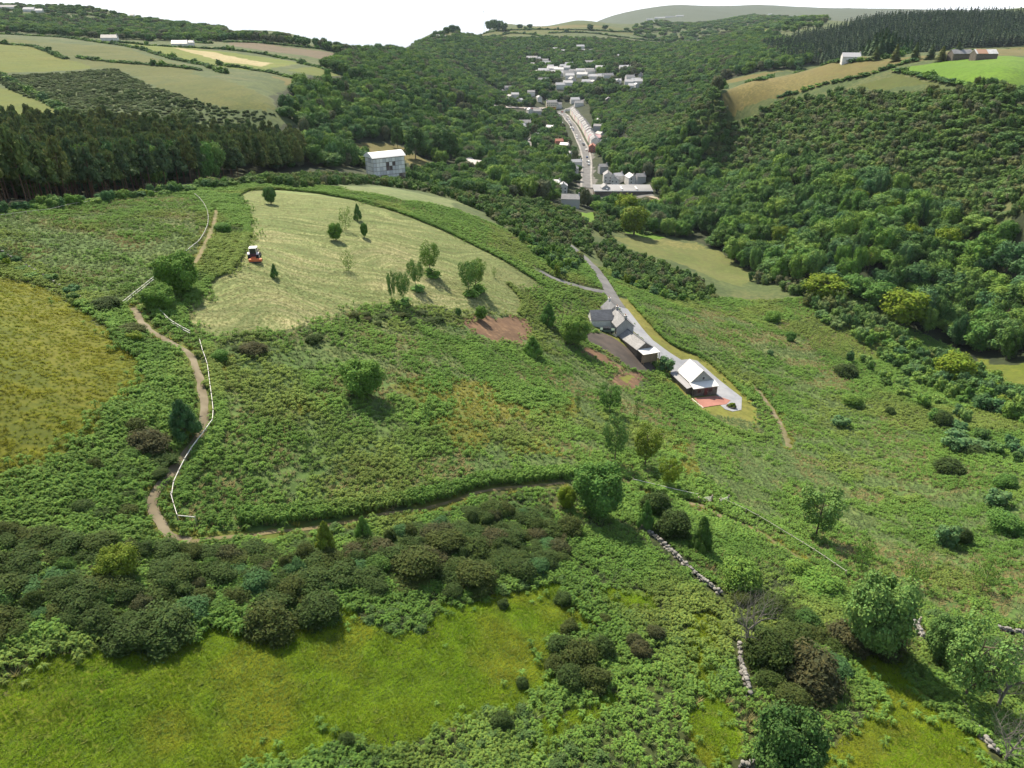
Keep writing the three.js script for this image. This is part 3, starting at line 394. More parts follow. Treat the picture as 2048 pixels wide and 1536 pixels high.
// crown in a unit box: x,z in -0.5..0.5, y 0..1
function crown(seed, { lumps = 12, leaves = 900, size = 0.06, shape = 'round', body = true, low = 0.25, lumpR = 0.2, long = 1.25, shag = 0.46 }) {
  const r = rng(seed), s = new Soup(), L = [];
  for (let i = 0; i < lumps; i++) {
    let t = (i + r()) / lumps, y, R;
    if (shape === 'cone') { y = low + (0.92 - low) * t; R = 0.36 * (1 - t) ** 0.8 + 0.02; }
    else if (shape === 'dome') { y = 0.12 + 0.55 * r(); R = 0.36 * Math.sqrt(Math.max(0, 1 - (y / 0.85) ** 2)) * Math.sqrt(r()) * 1.1; }
    else if (shape === 'flat') { y = low + (0.9 - low) * t; R = (0.12 + 0.3 * Math.sin(Math.PI * (0.25 + 0.7 * t))) * (0.6 + 0.5 * r()); }
    else { y = low + (0.88 - low) * t; const e = (y - low) / (1 - low); R = 0.36 * Math.sqrt(Math.max(0.05, 1 - (1.9 * e - 0.95) ** 2)) * (0.55 + 0.55 * r()); }
    const a = i * 2.4 + r() * 0.9, q = lumpR * (0.7 + 0.6 * r()) * (shape === 'cone' ? 1 - 0.6 * t : 1);
    L.push([Math.cos(a) * R, Math.min(y, 1 - q * 0.9), Math.sin(a) * R, q]);
  }
  if (body) for (const l of L) s.blob(l, l[3] * 0.74, l[3] * 0.7, r, tint(r, 0.12));
  const n = [0, 0, 0];
  for (let i = 0, k = 0; i < leaves && k < leaves * 4; k++) {
    const l = L[Math.floor(r() * L.length)], z = 2 * r() - 1, a = r() * 6.283, h = Math.sqrt(1 - z * z), d = [h * Math.cos(a), z, h * Math.sin(a)], m = l[3] * (0.74 + shag * r() ** 1.3);
    const p = [l[0] + d[0] * m, l[1] + d[1] * m * 0.95, l[2] + d[2] * m];
    if (p[1] < 0.01 || L.some((o) => o !== l && (p[0] - o[0]) ** 2 + (p[1] - o[1]) ** 2 + (p[2] - o[2]) ** 2 < (o[3] * 0.72) ** 2)) continue;
    for (let c = 0; c < 3; c++) n[c] = d[c] * 0.9 + (r() - 0.5) * 1.1 + (c === 1 ? 0.45 : 0);
    const q = Math.hypot(...n) || 1; s.leaf(p, n.map((x) => x / q), size * (0.6 + 0.8 * r()), tint(r), r, long); i++;
  }
  return s.geo();
}
function tube(pts, r0, r1, sides = 6) {
  const c = new THREE.CatmullRomCurve3(pts.map((p) => new THREE.Vector3(...p))), n = Math.max(2, pts.length * 2), g = new THREE.TubeGeometry(c, n, 1, sides), p = g.attributes.position, v = new THREE.Vector3();
  for (let i = 0; i <= n; i++) { const q = c.getPointAt(i / n), k = r0 + (r1 - r0) * (i / n); for (let j = 0; j <= sides; j++) { const o = i * (sides + 1) + j; v.fromBufferAttribute(p, o).sub(q).multiplyScalar(k).add(q); p.setXYZ(o, v.x, v.y, v.z); } }
  g.computeVertexNormals(); return g;
}
function trunk(seed, { h = 0.75, r0 = 0.035, limbs = 5, spread = 0.3, from = 0.25 }) {
  const r = rng(seed), g = [tube([[0, -0.05, 0], [0.01, h * 0.4, 0.01], [(r() - 0.5) * 0.06, h, (r() - 0.5) * 0.06]], r0, r0 * 0.25, 7)];
  for (let i = 0; i < limbs; i++) { const y = h * (from + (0.9 - from) * (i + r()) / limbs), a = i * 2.4 + r(), e = spread * (0.6 + 0.5 * r()); g.push(tube([[0, y, 0], [Math.cos(a) * e * 0.5, y + 0.07, Math.sin(a) * e * 0.5], [Math.cos(a) * e, y + 0.17, Math.sin(a) * e]], r0 * 0.45, r0 * 0.1, 5)); }
  return mergeGeometries(g);
}
function spruceCrown(seed, layers = 13, per = 11) {
  const r = rng(seed), s = new Soup();
  for (let i = 0; i < layers; i++) {
    const t = i / (layers - 1), y = 0.1 + 0.86 * t, R = 0.48 * (1 - t) ** 0.85 + 0.02;
    for (let k = 0; k < per; k++) { const a = (k + r()) / per * 6.283, q = R * (0.7 + 0.45 * r()), w = 0.09 + 0.12 * (1 - t), c = Math.cos(a), e = Math.sin(a), d = 0.03 + 0.05 * r(), T = tint(r, 0.3); const O = [0, y + 0.05, 0], A = [c * q * 0.75 - e * w, y - d * 0.6, e * q * 0.75 + c * w], B = [c * q, y - d, e * q], C = [c * q * 0.75 + e * w, y - d * 0.6, e * q * 0.75 - c * w]; s.tri(O, A, B, T); s.tri(O, B, C, T); }
  }
  return s.geo();
}
function pineCrown(seed) {
  const r = rng(seed), s = new Soup(), L = [];
  for (let i = 0; i < 11; i++) { const t = (i + r()) / 11, y = 0.36 + 0.56 * t, R = (0.34 * (1 - t) ** 0.6 + 0.03) * (0.6 + 0.5 * r()), a = i * 2.4 + r(); L.push([Math.cos(a) * R, y, Math.sin(a) * R, 0.16 * (1 - 0.5 * t) + 0.03]); }
  for (const l of L) s.blob(l, l[3] * 0.8, l[3] * 0.42, r, tint(r, 0.12));
  for (let i = 0; i < 520; i++) { const l = L[Math.floor(r() * L.length)], a = r() * 6.283, q = l[3] * (0.5 + 0.8 * r()), p = [l[0] + Math.cos(a) * q, l[1] + (r() - 0.4) * l[3] * 0.75, l[2] + Math.sin(a) * q], n = [Math.cos(a) * 0.5 + r() - 0.5, 0.6 + r() * 0.5, Math.sin(a) * 0.5 + r() - 0.5], m = Math.hypot(...n); s.leaf(p, n.map((x) => x / m), 0.05 + 0.05 * r(), tint(r, 0.3), r, 1.9); }
  return s.geo();
}
function deadTree(seed) {
  const r = rng(seed), g = [], t = [];
  const grow = (p, d, len, rad, lev) => {
    const m = [p[0] + d[0] * len * 0.5 + (r() - 0.5) * len * 0.16, p[1] + d[1] * len * 0.5, p[2] + d[2] * len * 0.5 + (r() - 0.5) * len * 0.16], e = [p[0] + d[0] * len, p[1] + d[1] * len, p[2] + d[2] * len];
    (lev ? g : t).push(tube([p, m, e], rad, rad * 0.62, lev > 2 ? 4 : 6)); if (lev > 4) return;
    const n = lev ? 3 : 5;
    for (let i = 0; i < n; i++) { const a = i * 6.283 / n + r() * 1.4, k = lev ? 0.75 : 0.95, v = [d[0] * 0.6 + Math.cos(a) * k, d[1] * 0.75 + 0.12, d[2] * 0.6 + Math.sin(a) * k], q = Math.hypot(...v); grow(i % 2 ? m : e, v.map((x) => x / q), len * (0.66 + 0.16 * r()), rad * 0.52, lev + 1); }
  };
  grow([0, -0.04, 0], [0.04, 1, 0.02], 0.34, 0.032, 0);
  return [mergeGeometries(t), mergeGeometries(g)];
}
const leafMat = (r, g, b) => { const m = new THREE.MeshPhysicalMaterial({ roughness: 0.9, vertexColors: true, transmission: 0.2, thickness: 0, specularIntensity: 0.3 }); m.color.setRGB(r, g, b); return m; };
const LEAF = {
  mid: [leafMat(0.122, 0.239, 0.039), leafMat(0.098, 0.210, 0.041), leafMat(0.142, 0.250, 0.043), leafMat(0.101, 0.197, 0.051)],
  dark: [leafMat(0.061, 0.133, 0.030), leafMat(0.074, 0.149, 0.028), leafMat(0.057, 0.133, 0.043)],
  blue: [leafMat(0.078, 0.177, 0.064), leafMat(0.098, 0.193, 0.071)],
  pale: [leafMat(0.161, 0.268, 0.053), leafMat(0.141, 0.252, 0.063)], yellow: [leafMat(0.157, 0.231, 0.017), leafMat(0.142, 0.206, 0.022)],
  gorse: [leafMat(0.050, 0.082, 0.017), leafMat(0.044, 0.078, 0.018), leafMat(0.060, 0.084, 0.019), leafMat(0.052, 0.092, 0.022)], gorseBrown: [leafMat(0.062, 0.074, 0.028), leafMat(0.070, 0.074, 0.030)],
  pine: [leafMat(0.112, 0.158, 0.046), leafMat(0.092, 0.142, 0.048), leafMat(0.140, 0.168, 0.050), leafMat(0.080, 0.130, 0.052)], spruce: [leafMat(0.059, 0.111, 0.054), leafMat(0.066, 0.125, 0.049)],
};
const BARK = mat(0.11, 0.085, 0.06), GREYBARK = mat(0.17, 0.16, 0.14), PINEBARK = mat(0.15, 0.085, 0.05);
const GRAIN = (contrast, rep) => { const N = 256, d = new Uint8Array(N * N * 4); for (let j = 0; j < N; j++) for (let i = 0; i < N; i++) { const v = fbm(i / 9, j / 26, 4) * 0.55 + fbm(i / 60 + 9, j / 60, 3) * 0.45, q = clamp(235 * (1 - contrast + contrast * 2 * v), 0, 255); d.set([q, q, q, 255], (j * N + i) * 4); } const t = new THREE.DataTexture(d, N, N); t.colorSpace = THREE.SRGBColorSpace; t.magFilter = THREE.LinearFilter; t.wrapS = t.wrapT = THREE.MirroredRepeatWrapping; t.repeat.set(rep, rep); t.needsUpdate = true; return t; };
const GEO = {
  round: [1, 2, 3, 4, 5].map((s) => crown(s, { lumps: 20, leaves: 1900, size: 0.055, lumpR: 0.18 })), roundFine: [11, 12].map((s) => crown(s, { lumps: 40, leaves: 10500, size: 0.031, lumpR: 0.13, shag: 0.62 })),
  young: [21, 22, 23, 24].map((s) => crown(s, { lumps: 11, leaves: 620, size: 0.085, shape: 'round', low: 0.16, lumpR: 0.21 })), cone: [31, 32].map((s) => crown(s, { lumps: 22, leaves: 4200, size: 0.034, shape: 'cone', low: 0.16, lumpR: 0.2 })),
  open: [41, 42, 43].map((s) => crown(s, { lumps: 20, leaves: 3800, size: 0.03, body: false, low: 0.36, lumpR: 0.13 })), thin: [51, 52].map((s) => crown(s, { lumps: 12, leaves: 900, size: 0.036, body: false, low: 0.2, lumpR: 0.2 })),
  gorse: [61, 62, 63, 64].map((s) => crown(s, { lumps: 30, leaves: 5600, size: 0.034, shape: 'dome', lumpR: 0.17, long: 2.0, shag: 0.72 })), gorseLow: [66, 67, 68].map((s) => crown(s, { lumps: 9, leaves: 260, size: 0.13, shape: 'dome', lumpR: 0.26 })),
  pine: [71, 72, 73].map(pineCrown), spruce: [81, 82].map((s) => spruceCrown(s)), spruceLow: [85, 86].map((s) => spruceCrown(s, 8, 7)), flat: [91, 92].map((s) => crown(s, { lumps: 14, leaves: 1400, size: 0.06, shape: 'flat', low: 0.3, lumpR: 0.17 })),
  shrub: [95, 96, 97].map((s) => crown(s, { lumps: 6, leaves: 110, size: 0.2, shape: 'dome', lumpR: 0.3 })),
};
const WOODY = { round: trunk(1, {}), open: trunk(2, { h: 0.85, r0: 0.022, limbs: 7, spread: 0.34, from: 0.2 }), cone: trunk(3, { h: 0.9, r0: 0.03, limbs: 2 }), pine: trunk(4, { h: 0.95, r0: 0.022, limbs: 4, spread: 0.22, from: 0.45 }), thin: trunk(5, { h: 0.95, r0: 0.014, limbs: 6, spread: 0.26, from: 0.15 }) };
const pick = (a) => a[Math.floor(RN() * a.length)];
function plant([x, z, h, w], geo, leaf, label, { name = 'broadleaf_tree', category = 'tree', group, wood = WOODY.round, bark = BARK, sink = 0.12 } = {}) {
  const o = new THREE.Group(); o.position.set(x, Y(x, z) - sink, z); o.scale.set(w, h, w); o.rotation.y = RN() * 6.283;
  if (wood) part(o, 'trunk', wood, bark);
  part(o, 'crown', pick(geo), pick(leaf)); return top(o, name, label, category, group);
}
function bush([x, z, h, w], geo, leaf, label, { name = 'gorse_bush', category = 'bush', group, sink = 0.1 } = {}) {
  const o = new THREE.Mesh(pick(geo), pick(leaf)); o.position.set(x, Y(x, z) - sink, z); o.scale.set(w, h, w); o.rotation.y = RN() * 6.283; return top(o, name, label, category, group);
}
const inside = (p, x, z) => { let c = false; for (let i = 0, n = p.length / 2, j = n - 1; i < n; j = i++) if ((p[2 * i + 1] > z) !== (p[2 * j + 1] > z) && x < (p[2 * j] - p[2 * i]) * (z - p[2 * i + 1]) / (p[2 * j + 1] - p[2 * i + 1]) + p[2 * i]) c = !c; return c; };
const KEEP = [];  // discs kept free of scattered plants: [x, z, r]
function scatter(area, gap, seed, keep = 1) {
  const r = rng(seed), p = AREAS[area], out = []; let a = 1e9, b = -1e9, c = 1e9, d = -1e9;
  for (let i = 0; i < p.length; i += 2) { a = Math.min(a, p[i]); b = Math.max(b, p[i]); c = Math.min(c, p[i + 1]); d = Math.max(d, p[i + 1]); }
  for (let z = c, row = 0; z < d; z += gap * 0.87, row++) for (let x = a + (row % 2) * gap / 2; x < b; x += gap) { const X = x + (r() - 0.5) * gap * 0.8, Z = z + (r() - 0.5) * gap * 0.8, k = r(); if (k < keep && inside(p, X, Z) && !KEEP.some((o) => (o[0] - X) ** 2 + (o[1] - Z) ** 2 < o[2] * o[2])) out.push([X, Z]); }
  return out;
}
const seen = ([x, z]) => Math.abs(x) < -z * 0.86 + 12;   // roughly what the wide valley shows
const far = ([x, z]) => x * x + z * z;
const HELP = new THREE.Object3D();
// what is past the counted ones, or cannot be counted: one instanced object
function mass(name, label, geo, material, items, tone) {
  const o = new THREE.InstancedMesh(geo, material, items.length), c = new THREE.Color();
  items.forEach(([x, z, h, w, turn, dy], i) => { HELP.position.set(x, Y(x, z) + (dy ?? -0.1), z); HELP.rotation.set(0, turn ?? RN() * 6.283, 0); HELP.scale.set(w, h, w); HELP.updateMatrix(); o.setMatrixAt(i, HELP.matrix); if (tone) { const t = tone(x, z, i); c.setRGB(t[0], t[1], t[2]); o.setColorAt(i, c); } });
  return setting(o, name, 'stuff', label);
}

// ------------------------------------------------------------------ lanes, paths, paved ground
function along(p, step) {
  const pts = []; for (let i = 0; i < p.length; i += 2) pts.push(new THREE.Vector3(p[i], 0, p[i + 1]));
  const c = new THREE.CatmullRomCurve3(pts, false, 'centripetal'), n = Math.max(2, Math.ceil(c.getLength() / step)), out = [];
  for (let i = 0; i <= n; i++) { const q = c.getPointAt(i / n), t = c.getTangentAt(i / n); out.push([q.x, q.z, t.x, t.z]); } return out;
}
function ribbon(name, p, width, tones, lift, { step = 1, ragged = 0, off = 0, label } = {}) {
  const P = along(p, step), K = 4, pos = [], col = [], idx = [];
  P.forEach(([x, z, tx, tz], i) => { for (let k = 0; k <= K; k++) {
    const e = (k / K - 0.5) * width * (1 + (k % K ? 0 : ragged * (noise(i * 0.45 + k * 9, k * 3.3) - 0.5) * 2)) + off + ragged * (noise(i * 0.2, 3) - 0.5) * width * 0.5, X = x - tz * e, Z = z + tx * e;
    pos.push(X, Y(X, Z) + lift, Z); const f = 0.85 + 0.3 * noise(X * 1.7, Z * 1.7), m = smooth(0.35, 0.65, fbm(X / 2.5, Z / 2.5, 2)); for (let c = 0; c < 3; c++) col.push((tones[0][c] * (1 - m) + tones[1][c] * m) * f);
    if (i < P.length - 1 && k < K) { const o = i * (K + 1) + k; idx.push(o, o + 1, o + K + 1, o + 1, o + K + 2, o + K + 1); }
  } });
  const g = new THREE.BufferGeometry(); g.setAttribute('position', new THREE.Float32BufferAttribute(pos, 3)); g.setAttribute('color', new THREE.Float32BufferAttribute(col, 3)); g.setIndex(idx); g.computeVertexNormals();
  const o = new THREE.Mesh(g, mat(1, 1, 1, 0.95, { vertexColors: true, side: THREE.DoubleSide })); return setting(o, name, 'structure', label);
}
const DIRT = [[0.145, 0.122, 0.078], [0.205, 0.178, 0.122]], ASPHALT = [[0.105, 0.107, 0.112], [0.14, 0.142, 0.148]], PAVE = [[0.22, 0.215, 0.21], [0.28, 0.27, 0.26]];
ribbon('footpath', PATHS.footpath, 1.15, DIRT, 0.05, { step: 0.8, ragged: 0.3 });
ribbon('footpath', PATHS.upper_track, 0.9, [[0.11, 0.11, 0.04], [0.17, 0.145, 0.07]], 0.05, { step: 0.8, ragged: 0.5 });
ribbon('footpath', PATHS.footpath2, 0.6, [[0.10, 0.09, 0.03], [0.17, 0.14, 0.07]], 0.05, { step: 0.8, ragged: 0.5 });
ribbon('footpath', PATHS.gate_path, 1.3, [[0.11, 0.09, 0.04], [0.18, 0.14, 0.09]], 0.05, { step: 0.8, ragged: 0.4 });
ribbon('field_track', PATHS.field_track, 1.4, [[0.12, 0.11, 0.05], [0.18, 0.15, 0.10]], 0.05, { step: 0.8, ragged: 0.4 });
ribbon('lane', PATHS.lane, 4.4, ASPHALT, 0.16, { step: 1.5, ragged: 0.05 });
ribbon('lane', PATHS.side_lane, 3, ASPHALT, 0.2, { step: 1.5, ragged: 0.1 });
ribbon('street', PATHS.street, 6.6, ASPHALT, 0.5, { step: 4 });
ribbon('street', PATHS.street2, 12, ASPHALT, 0.42, { step: 4 });
for (const s of [-1, 1]) ribbon('pavement', PATHS.street, 1.6, PAVE, 0.64, { step: 4, off: s * 4.05 });
ribbon('lane', PATHS.river_lane, 6, PAVE, 0.5, { step: 4 });
ribbon('railway_bed', PATHS.railway, 7, [[0.30, 0.27, 0.25], [0.36, 0.33, 0.30]], 1.2, { step: 4 });
ribbon('track', PATHS.yard_track, 4, [[0.28, 0.23, 0.17], [0.32, 0.28, 0.21]], 0.6, { step: 3, ragged: 0.2 });
function slabOf(name, p, tones, lift, label, grain = 1) {
  const sh = new THREE.Shape(); for (let i = 0; i < p.length; i += 2) i ? sh.lineTo(p[i], -p[i + 1]) : sh.moveTo(p[i], -p[i + 1]);
  let g = new THREE.ShapeGeometry(sh); g = new TessellateModifier(0.9, 9).modify(g.toNonIndexed());
  const q = g.attributes.position, col = [];
  for (let i = 0; i < q.count; i++) { const x = q.getX(i), z = -q.getY(i); q.setXYZ(i, x, Y(x, z) + lift, z); const f = 0.9 + 0.2 * noise(x * 1.9, z * 1.9), m = smooth(0.3, 0.7, fbm(x / 3 * grain, z / 3 * grain, 3)); for (let c = 0; c < 3; c++) col.push((tones[0][c] * (1 - m) + tones[1][c] * m) * f); }
  const o = new THREE.BufferGeometry(); o.setAttribute('position', q); o.setAttribute('color', new THREE.Float32BufferAttribute(col, 3)); o.computeVertexNormals();
  return setting(new THREE.Mesh(o, mat(1, 1, 1, 0.9, { vertexColors: true, side: THREE.DoubleSide })), name, 'structure', label);
}
slabOf('driveway', POLYS.driveway, [[0.23, 0.245, 0.28], [0.275, 0.29, 0.32]], 0.08);
slabOf('tarmac_yard', POLYS.tarmac, [[0.045, 0.037, 0.033], [0.078, 0.062, 0.054]], 0.1);
slabOf('patio', POLYS.patio, [[0.27, 0.115, 0.09], [0.33, 0.15, 0.12]], 0.12);

// ------------------------------------------------------------------ buildings
const M = {
  white: mat(0.80, 0.79, 0.77), cream: mat(0.72, 0.68, 0.58), render: mat(0.46, 0.46, 0.46), slate: mat(0.15, 0.16, 0.185, 0.6), slateLight: mat(0.27, 0.275, 0.295, 0.6), lightRoof: mat(0.275, 0.28, 0.30, 0.65), whiteRoof: mat(0.78, 0.78, 0.78, 0.5),
  paleRoof: mat(0.46, 0.46, 0.48, 0.4), stone: mat(0.17, 0.145, 0.125), brick: mat(0.42, 0.17, 0.12), pink: mat(0.62, 0.40, 0.42), rust: mat(0.42, 0.25, 0.17), darkRed: mat(0.13, 0.03, 0.03, 0.5), glass: mat(0.025, 0.03, 0.035, 0.12), frame: mat(0.75, 0.75, 0.74, 0.5), black: mat(0.03, 0.03, 0.03, 0.6),
  grey: mat(0.42, 0.42, 0.43), yellow: mat(0.70, 0.42, 0.05), wood: mat(0.26, 0.19, 0.13), steel: mat(0.45, 0.46, 0.47, 0.4), white2: mat(0.88, 0.88, 0.87, 0.5), orange: mat(0.62, 0.16, 0.06, 0.5), purple: mat(0.06, 0.02, 0.045, 0.45), tyre: mat(0.02, 0.02, 0.02, 0.9), green: mat(0.07, 0.12, 0.10, 0.5),
};
M.lightRoof.map = M.slate.map = M.slateLight.map = M.whiteRoof.map = GRAIN(0.28, 0.16); M.render.map = M.white.map = GRAIN(0.16, 0.2); M.stone.map = GRAIN(0.6, 0.7);
const box = (w, h, d, x = 0, y = 0, z = 0) => new THREE.BoxGeometry(w, h, d).translate(x, y, z);
const place = (x, z, turn, dy = 0) => { const o = new THREE.Group(); o.position.set(x, Y(x, z) + dy, z); o.rotation.y = turn; return o; };
// ridge runs along local z; front is +z
const wallGeo = (w, h, rise, l, base) => { const s = new THREE.Shape(); s.moveTo(-w / 2, -base); s.lineTo(w / 2, -base); s.lineTo(w / 2, h); s.lineTo(0, h + rise); s.lineTo(-w / 2, h); s.closePath(); return new THREE.ExtrudeGeometry(s, { depth: l, bevelEnabled: false }).translate(0, 0, -l / 2); };
const roofGeo = (w, h, rise, l, over, t = 0.16) => { const k = rise / (w / 2), e = over, s = new THREE.Shape(), y0 = h - e * k + 0.03, X = w / 2 + e; s.moveTo(-X, y0); s.lineTo(0, h + rise + 0.03); s.lineTo(X, y0); s.lineTo(X, y0 + t); s.lineTo(0, h + rise + 0.03 + t * 1.2); s.lineTo(-X, y0 + t); s.closePath(); const L = l + e * 1.2; return new THREE.ExtrudeGeometry(s, { depth: L, bevelEnabled: false }).translate(0, 0, -L / 2); };
function win(o, x, y, z, turn, w = 0.8, h = 1.1, m = M.glass, f = M.frame) { const a = part(o, 'window', box(w, h, 0.1), f); a.position.set(x, y, z); a.rotation.y = turn; part(a, 'pane', box(w - 0.16, h - 0.16, 0.12), m); return a; }
function chimney(o, x, y, z, m = M.white, s = 0.8) { const a = part(o, 'chimney', box(s * 0.9, 1.5, s, 0, 0.5, 0), m); a.position.set(x, y, z); part(a, 'cap', box(s * 1.1, 0.14, s * 1.2, 0, 1.32, 0), M.grey); for (const k of [-0.25, 0.25]) part(a, 'pot', new THREE.CylinderGeometry(0.1, 0.13, 0.45, 7).translate(0, 1.6, k * s), M.rust); return a; }
function gable(o, { w, l, h, rise, wall = M.white, roof = M.slate, over = 0.25, base = 2, chim = [], trim = false }) { part(o, 'wall', wallGeo(w, h, rise, l, base), wall); part(o, 'roof', roofGeo(w, h, rise, l, over), roof); if (trim) { part(o, 'ridge_tiles', box(0.28, 0.16, l + 0.3, 0, h + rise + 0.24, 0), M.slate); for (const s of [-1, 1]) part(o, 'gutter', box(0.14, 0.12, l + 0.3, s * (w / 2 + over + 0.04), h - over * rise / (w / 2) + 0.08, 0), M.black); } for (const z of chim) chimney(o, 0, h + rise - 0.3, z * (l / 2 - 0.5), wall); return o; }
const R15 = 0.26;
{ // converted barn with lean-tos
  const o = place(49.1, -174.8, R15, 0.1), w = 6.4, l = 7.4, h = 3.1;
  const body = new THREE.Group(); body.name = 'main_roofed_body'; body.position.z = -1.0; body.position.x = 0.5; o.add(body);
  part(body, 'wall', wallGeo(w, h, 2.9, l, 2), M.render); part(body, 'roof', roofGeo(w, h, 2.9, l, 0.3), M.whiteRoof);
  win(body, 0.35, h + 0.75, l / 2 + 0.02, 0, 0.85, 1.0); part(body, 'eaves_board', box(w + 0.5, 0.14, 0.14, 0, h - 0.02, l / 2 + 0.1), M.grey);
  const z0 = -1.0 + l / 2, dz = 2.4;
  const lean = (name, x0, x1, zA, zB, y0, y1, m) => { const g = new THREE.BufferGeometry(), t = 0.14; const P = zB !== undefined ? [[x0, y0, zA], [x1, y0, zA], [x1, y1, zB], [x0, y1, zB]] : []; const v = [...P, ...P.map((p) => [p[0], p[1] - t, p[2]])].flat(); g.setAttribute('position', new THREE.Float32BufferAttribute(v, 3)); g.setIndex([0, 2, 1, 0, 3, 2, 4, 5, 6, 4, 6, 7, 0, 1, 5, 0, 5, 4, 1, 2, 6, 1, 6, 5, 2, 3, 7, 2, 7, 6, 3, 0, 4, 3, 4, 7]); const q = g.toNonIndexed(); q.computeVertexNormals(); return part(o, name, q, m); };
  part(o, 'stone_wall', box(w + 0.6, 3.7, dz, 0.5, 0.55, z0 + dz / 2 - 0.12), M.stone);
  lean('porch_roof', 0.5 - w / 2 - 0.5, 0.5 + w / 2 + 0.5, z0 + 0.01, z0 + dz + 0.2, h - 0.05, 2.42, M.whiteRoof);
  part(o, 'side_stone_wall', box(1.7, 3.4, l + 1.9, -w / 2 - 0.3, 0.35, -0.95), M.stone);
  { const g = new THREE.BoxGeometry(2.0, 0.14, l + 2.6); const r = part(o, 'side_roof', g, M.lightRoof); r.position.set(-w / 2 - 0.45, 2.42, -0.6); r.rotation.z = 0.22; }
  const zf = z0 + dz - 0.12;
  const d = part(o, 'door', box(0.95, 2.1, 0.1), M.darkRed); d.position.set(0.7, 1.0, zf + 0.05); part(d, 'handle', box(0.06, 0.2, 0.06, 0.34, 0, 0.08), M.steel);
  win(o, 2.0, 1.4, zf + 0.05, 0, 1.1, 1.0, M.glass, M.darkRed); win(o, -1.2, 1.4, zf + 0.05, 0, 0.8, 0.9, M.glass, M.darkRed);
  part(o, 'drainpipe', new THREE.CylinderGeometry(0.05, 0.05, 2.4, 6).translate(-2.9, 1.1, zf + 0.1), M.black);
  top(o, 'converted_barn', 'stone barn with bright white roof and lean-to porch on red patio', 'barn'); KEEP.push([49, -175, 11]);
}
{ // farmhouse: three joined blocks and a long shed
  const o = place(31.8, -198.3, 0.19, 0.2); gable(o, { w: 5, l: 8.6, h: 3.3, rise: 2.2, wall: M.render, roof: M.lightRoof, chim: [1, -1], trim: true });
  for (const z of [-2.2, 1.6]) win(o, -2.52, 2.2, z, -Math.PI / 2, 0.8, 1);
  const wing = new THREE.Group(); wing.name = 'white_wing'; wing.position.set(-5.1, 0.2, -3.4); wing.rotation.y = Math.PI / 2 - 0.1; o.add(wing);
  part(wing, 'wall', wallGeo(5.2, 3.4, 2.2, 6.4, 2.4), M.white); part(wing, 'roof', roofGeo(5.2, 3.4, 2.2, 6.4, 0.15), M.slate);
  for (const [y, x] of [[0.8, 1.1], [2.7, 1.1], [0.8, -1.0], [2.7, -1.0]]) win(wing, x, y, -3.22, Math.PI, 0.7, 1.0);
  const rear = new THREE.Group(); rear.name = 'rear_wing'; rear.position.set(-0.3, 0.3, -8); o.add(rear); part(rear, 'wall', wallGeo(4.6, 3.6, 2.1, 6, 2.4), M.white); part(rear, 'roof', roofGeo(4.6, 3.6, 2.1, 6, 0.2), M.slate); chimney(rear, 0, 5.2, -2.4);
  top(o, 'farmhouse', 'grey and white farmhouse of joined gabled blocks with tall chimneys', 'house'); KEEP.push([30, -199, 11]);
  const s = place(35.0, -189.6, 0.36, 0.1); gable(s, { w: 5, l: 11.0, h: 2.2, rise: 1.7, wall: M.stone, roof: M.lightRoof, over: 0.2, trim: true });
  const c = part(s, 'canopy_roof', box(5.4, 0.12, 3.4), M.whiteRoof); c.position.set(0.2, 2.15, 7.1); c.rotation.x = 0.06;
  for (const x of [-2.2, 0.2, 2.6]) part(s, 'post', box(0.14, 3, 0.14, x, 0.55, 8.8), M.wood);
  part(s, 'boarded_end', box(4.9, 2.6, 0.12, 0, 0.6, 8.1), M.wood);
  top(s, 'stone_shed', 'long low stone shed with pale roof and white open canopy', 'shed'); KEEP.push([35, -186, 9]);
}
{ // car in the yard, planter, stones
  const o = place(27.6, -194.9, 1.4, 0.1); part(o, 'body', box(1.75, 0.7, 4.2, 0, 0.65, 0), M.green); part(o, 'cabin', box(1.5, 0.55, 2.2, 0, 1.25, -0.2), M.glass); for (const x of [-0.8, 0.8]) for (const z of [-1.3, 1.3]) part(o, 'wheel', new THREE.CylinderGeometry(0.32, 0.32, 0.2, 12).rotateZ(Math.PI / 2).translate(x, 0.32, z), M.tyre);
  top(o, 'parked_car', 'dark green car parked against the white farmhouse wing', 'car');
  const p = place(56.4, -164.6, 0.1, 0.05), ring = new THREE.TorusGeometry(1.25, 0.16, 6, 20).rotateX(Math.PI / 2).scale(1, 2.2, 0.8).translate(0, 0.15, 0);
  part(p, 'stone_edging', ring, M.stone); part(p, 'soil', new THREE.CylinderGeometry(1.2, 1.2, 0.3, 18).scale(1, 1, 0.8).translate(0, 0.12, 0), mat(0.10, 0.07, 0.05)); const f = part(p, 'flowers', GEO.gorseLow[1], LEAF.yellow[1]); f.scale.set(2.2, 1.5, 1.6); f.position.y = 0.1; const f2 = part(p, 'flowers', GEO.gorseLow[0], LEAF.gorseBrown[0]); f2.scale.set(1.9, 0.8, 1.4); f2.position.y = 0.1;
  top(p, 'flower_bed', 'round raised flower bed on the grey driveway beside red patio', 'flower bed');
}
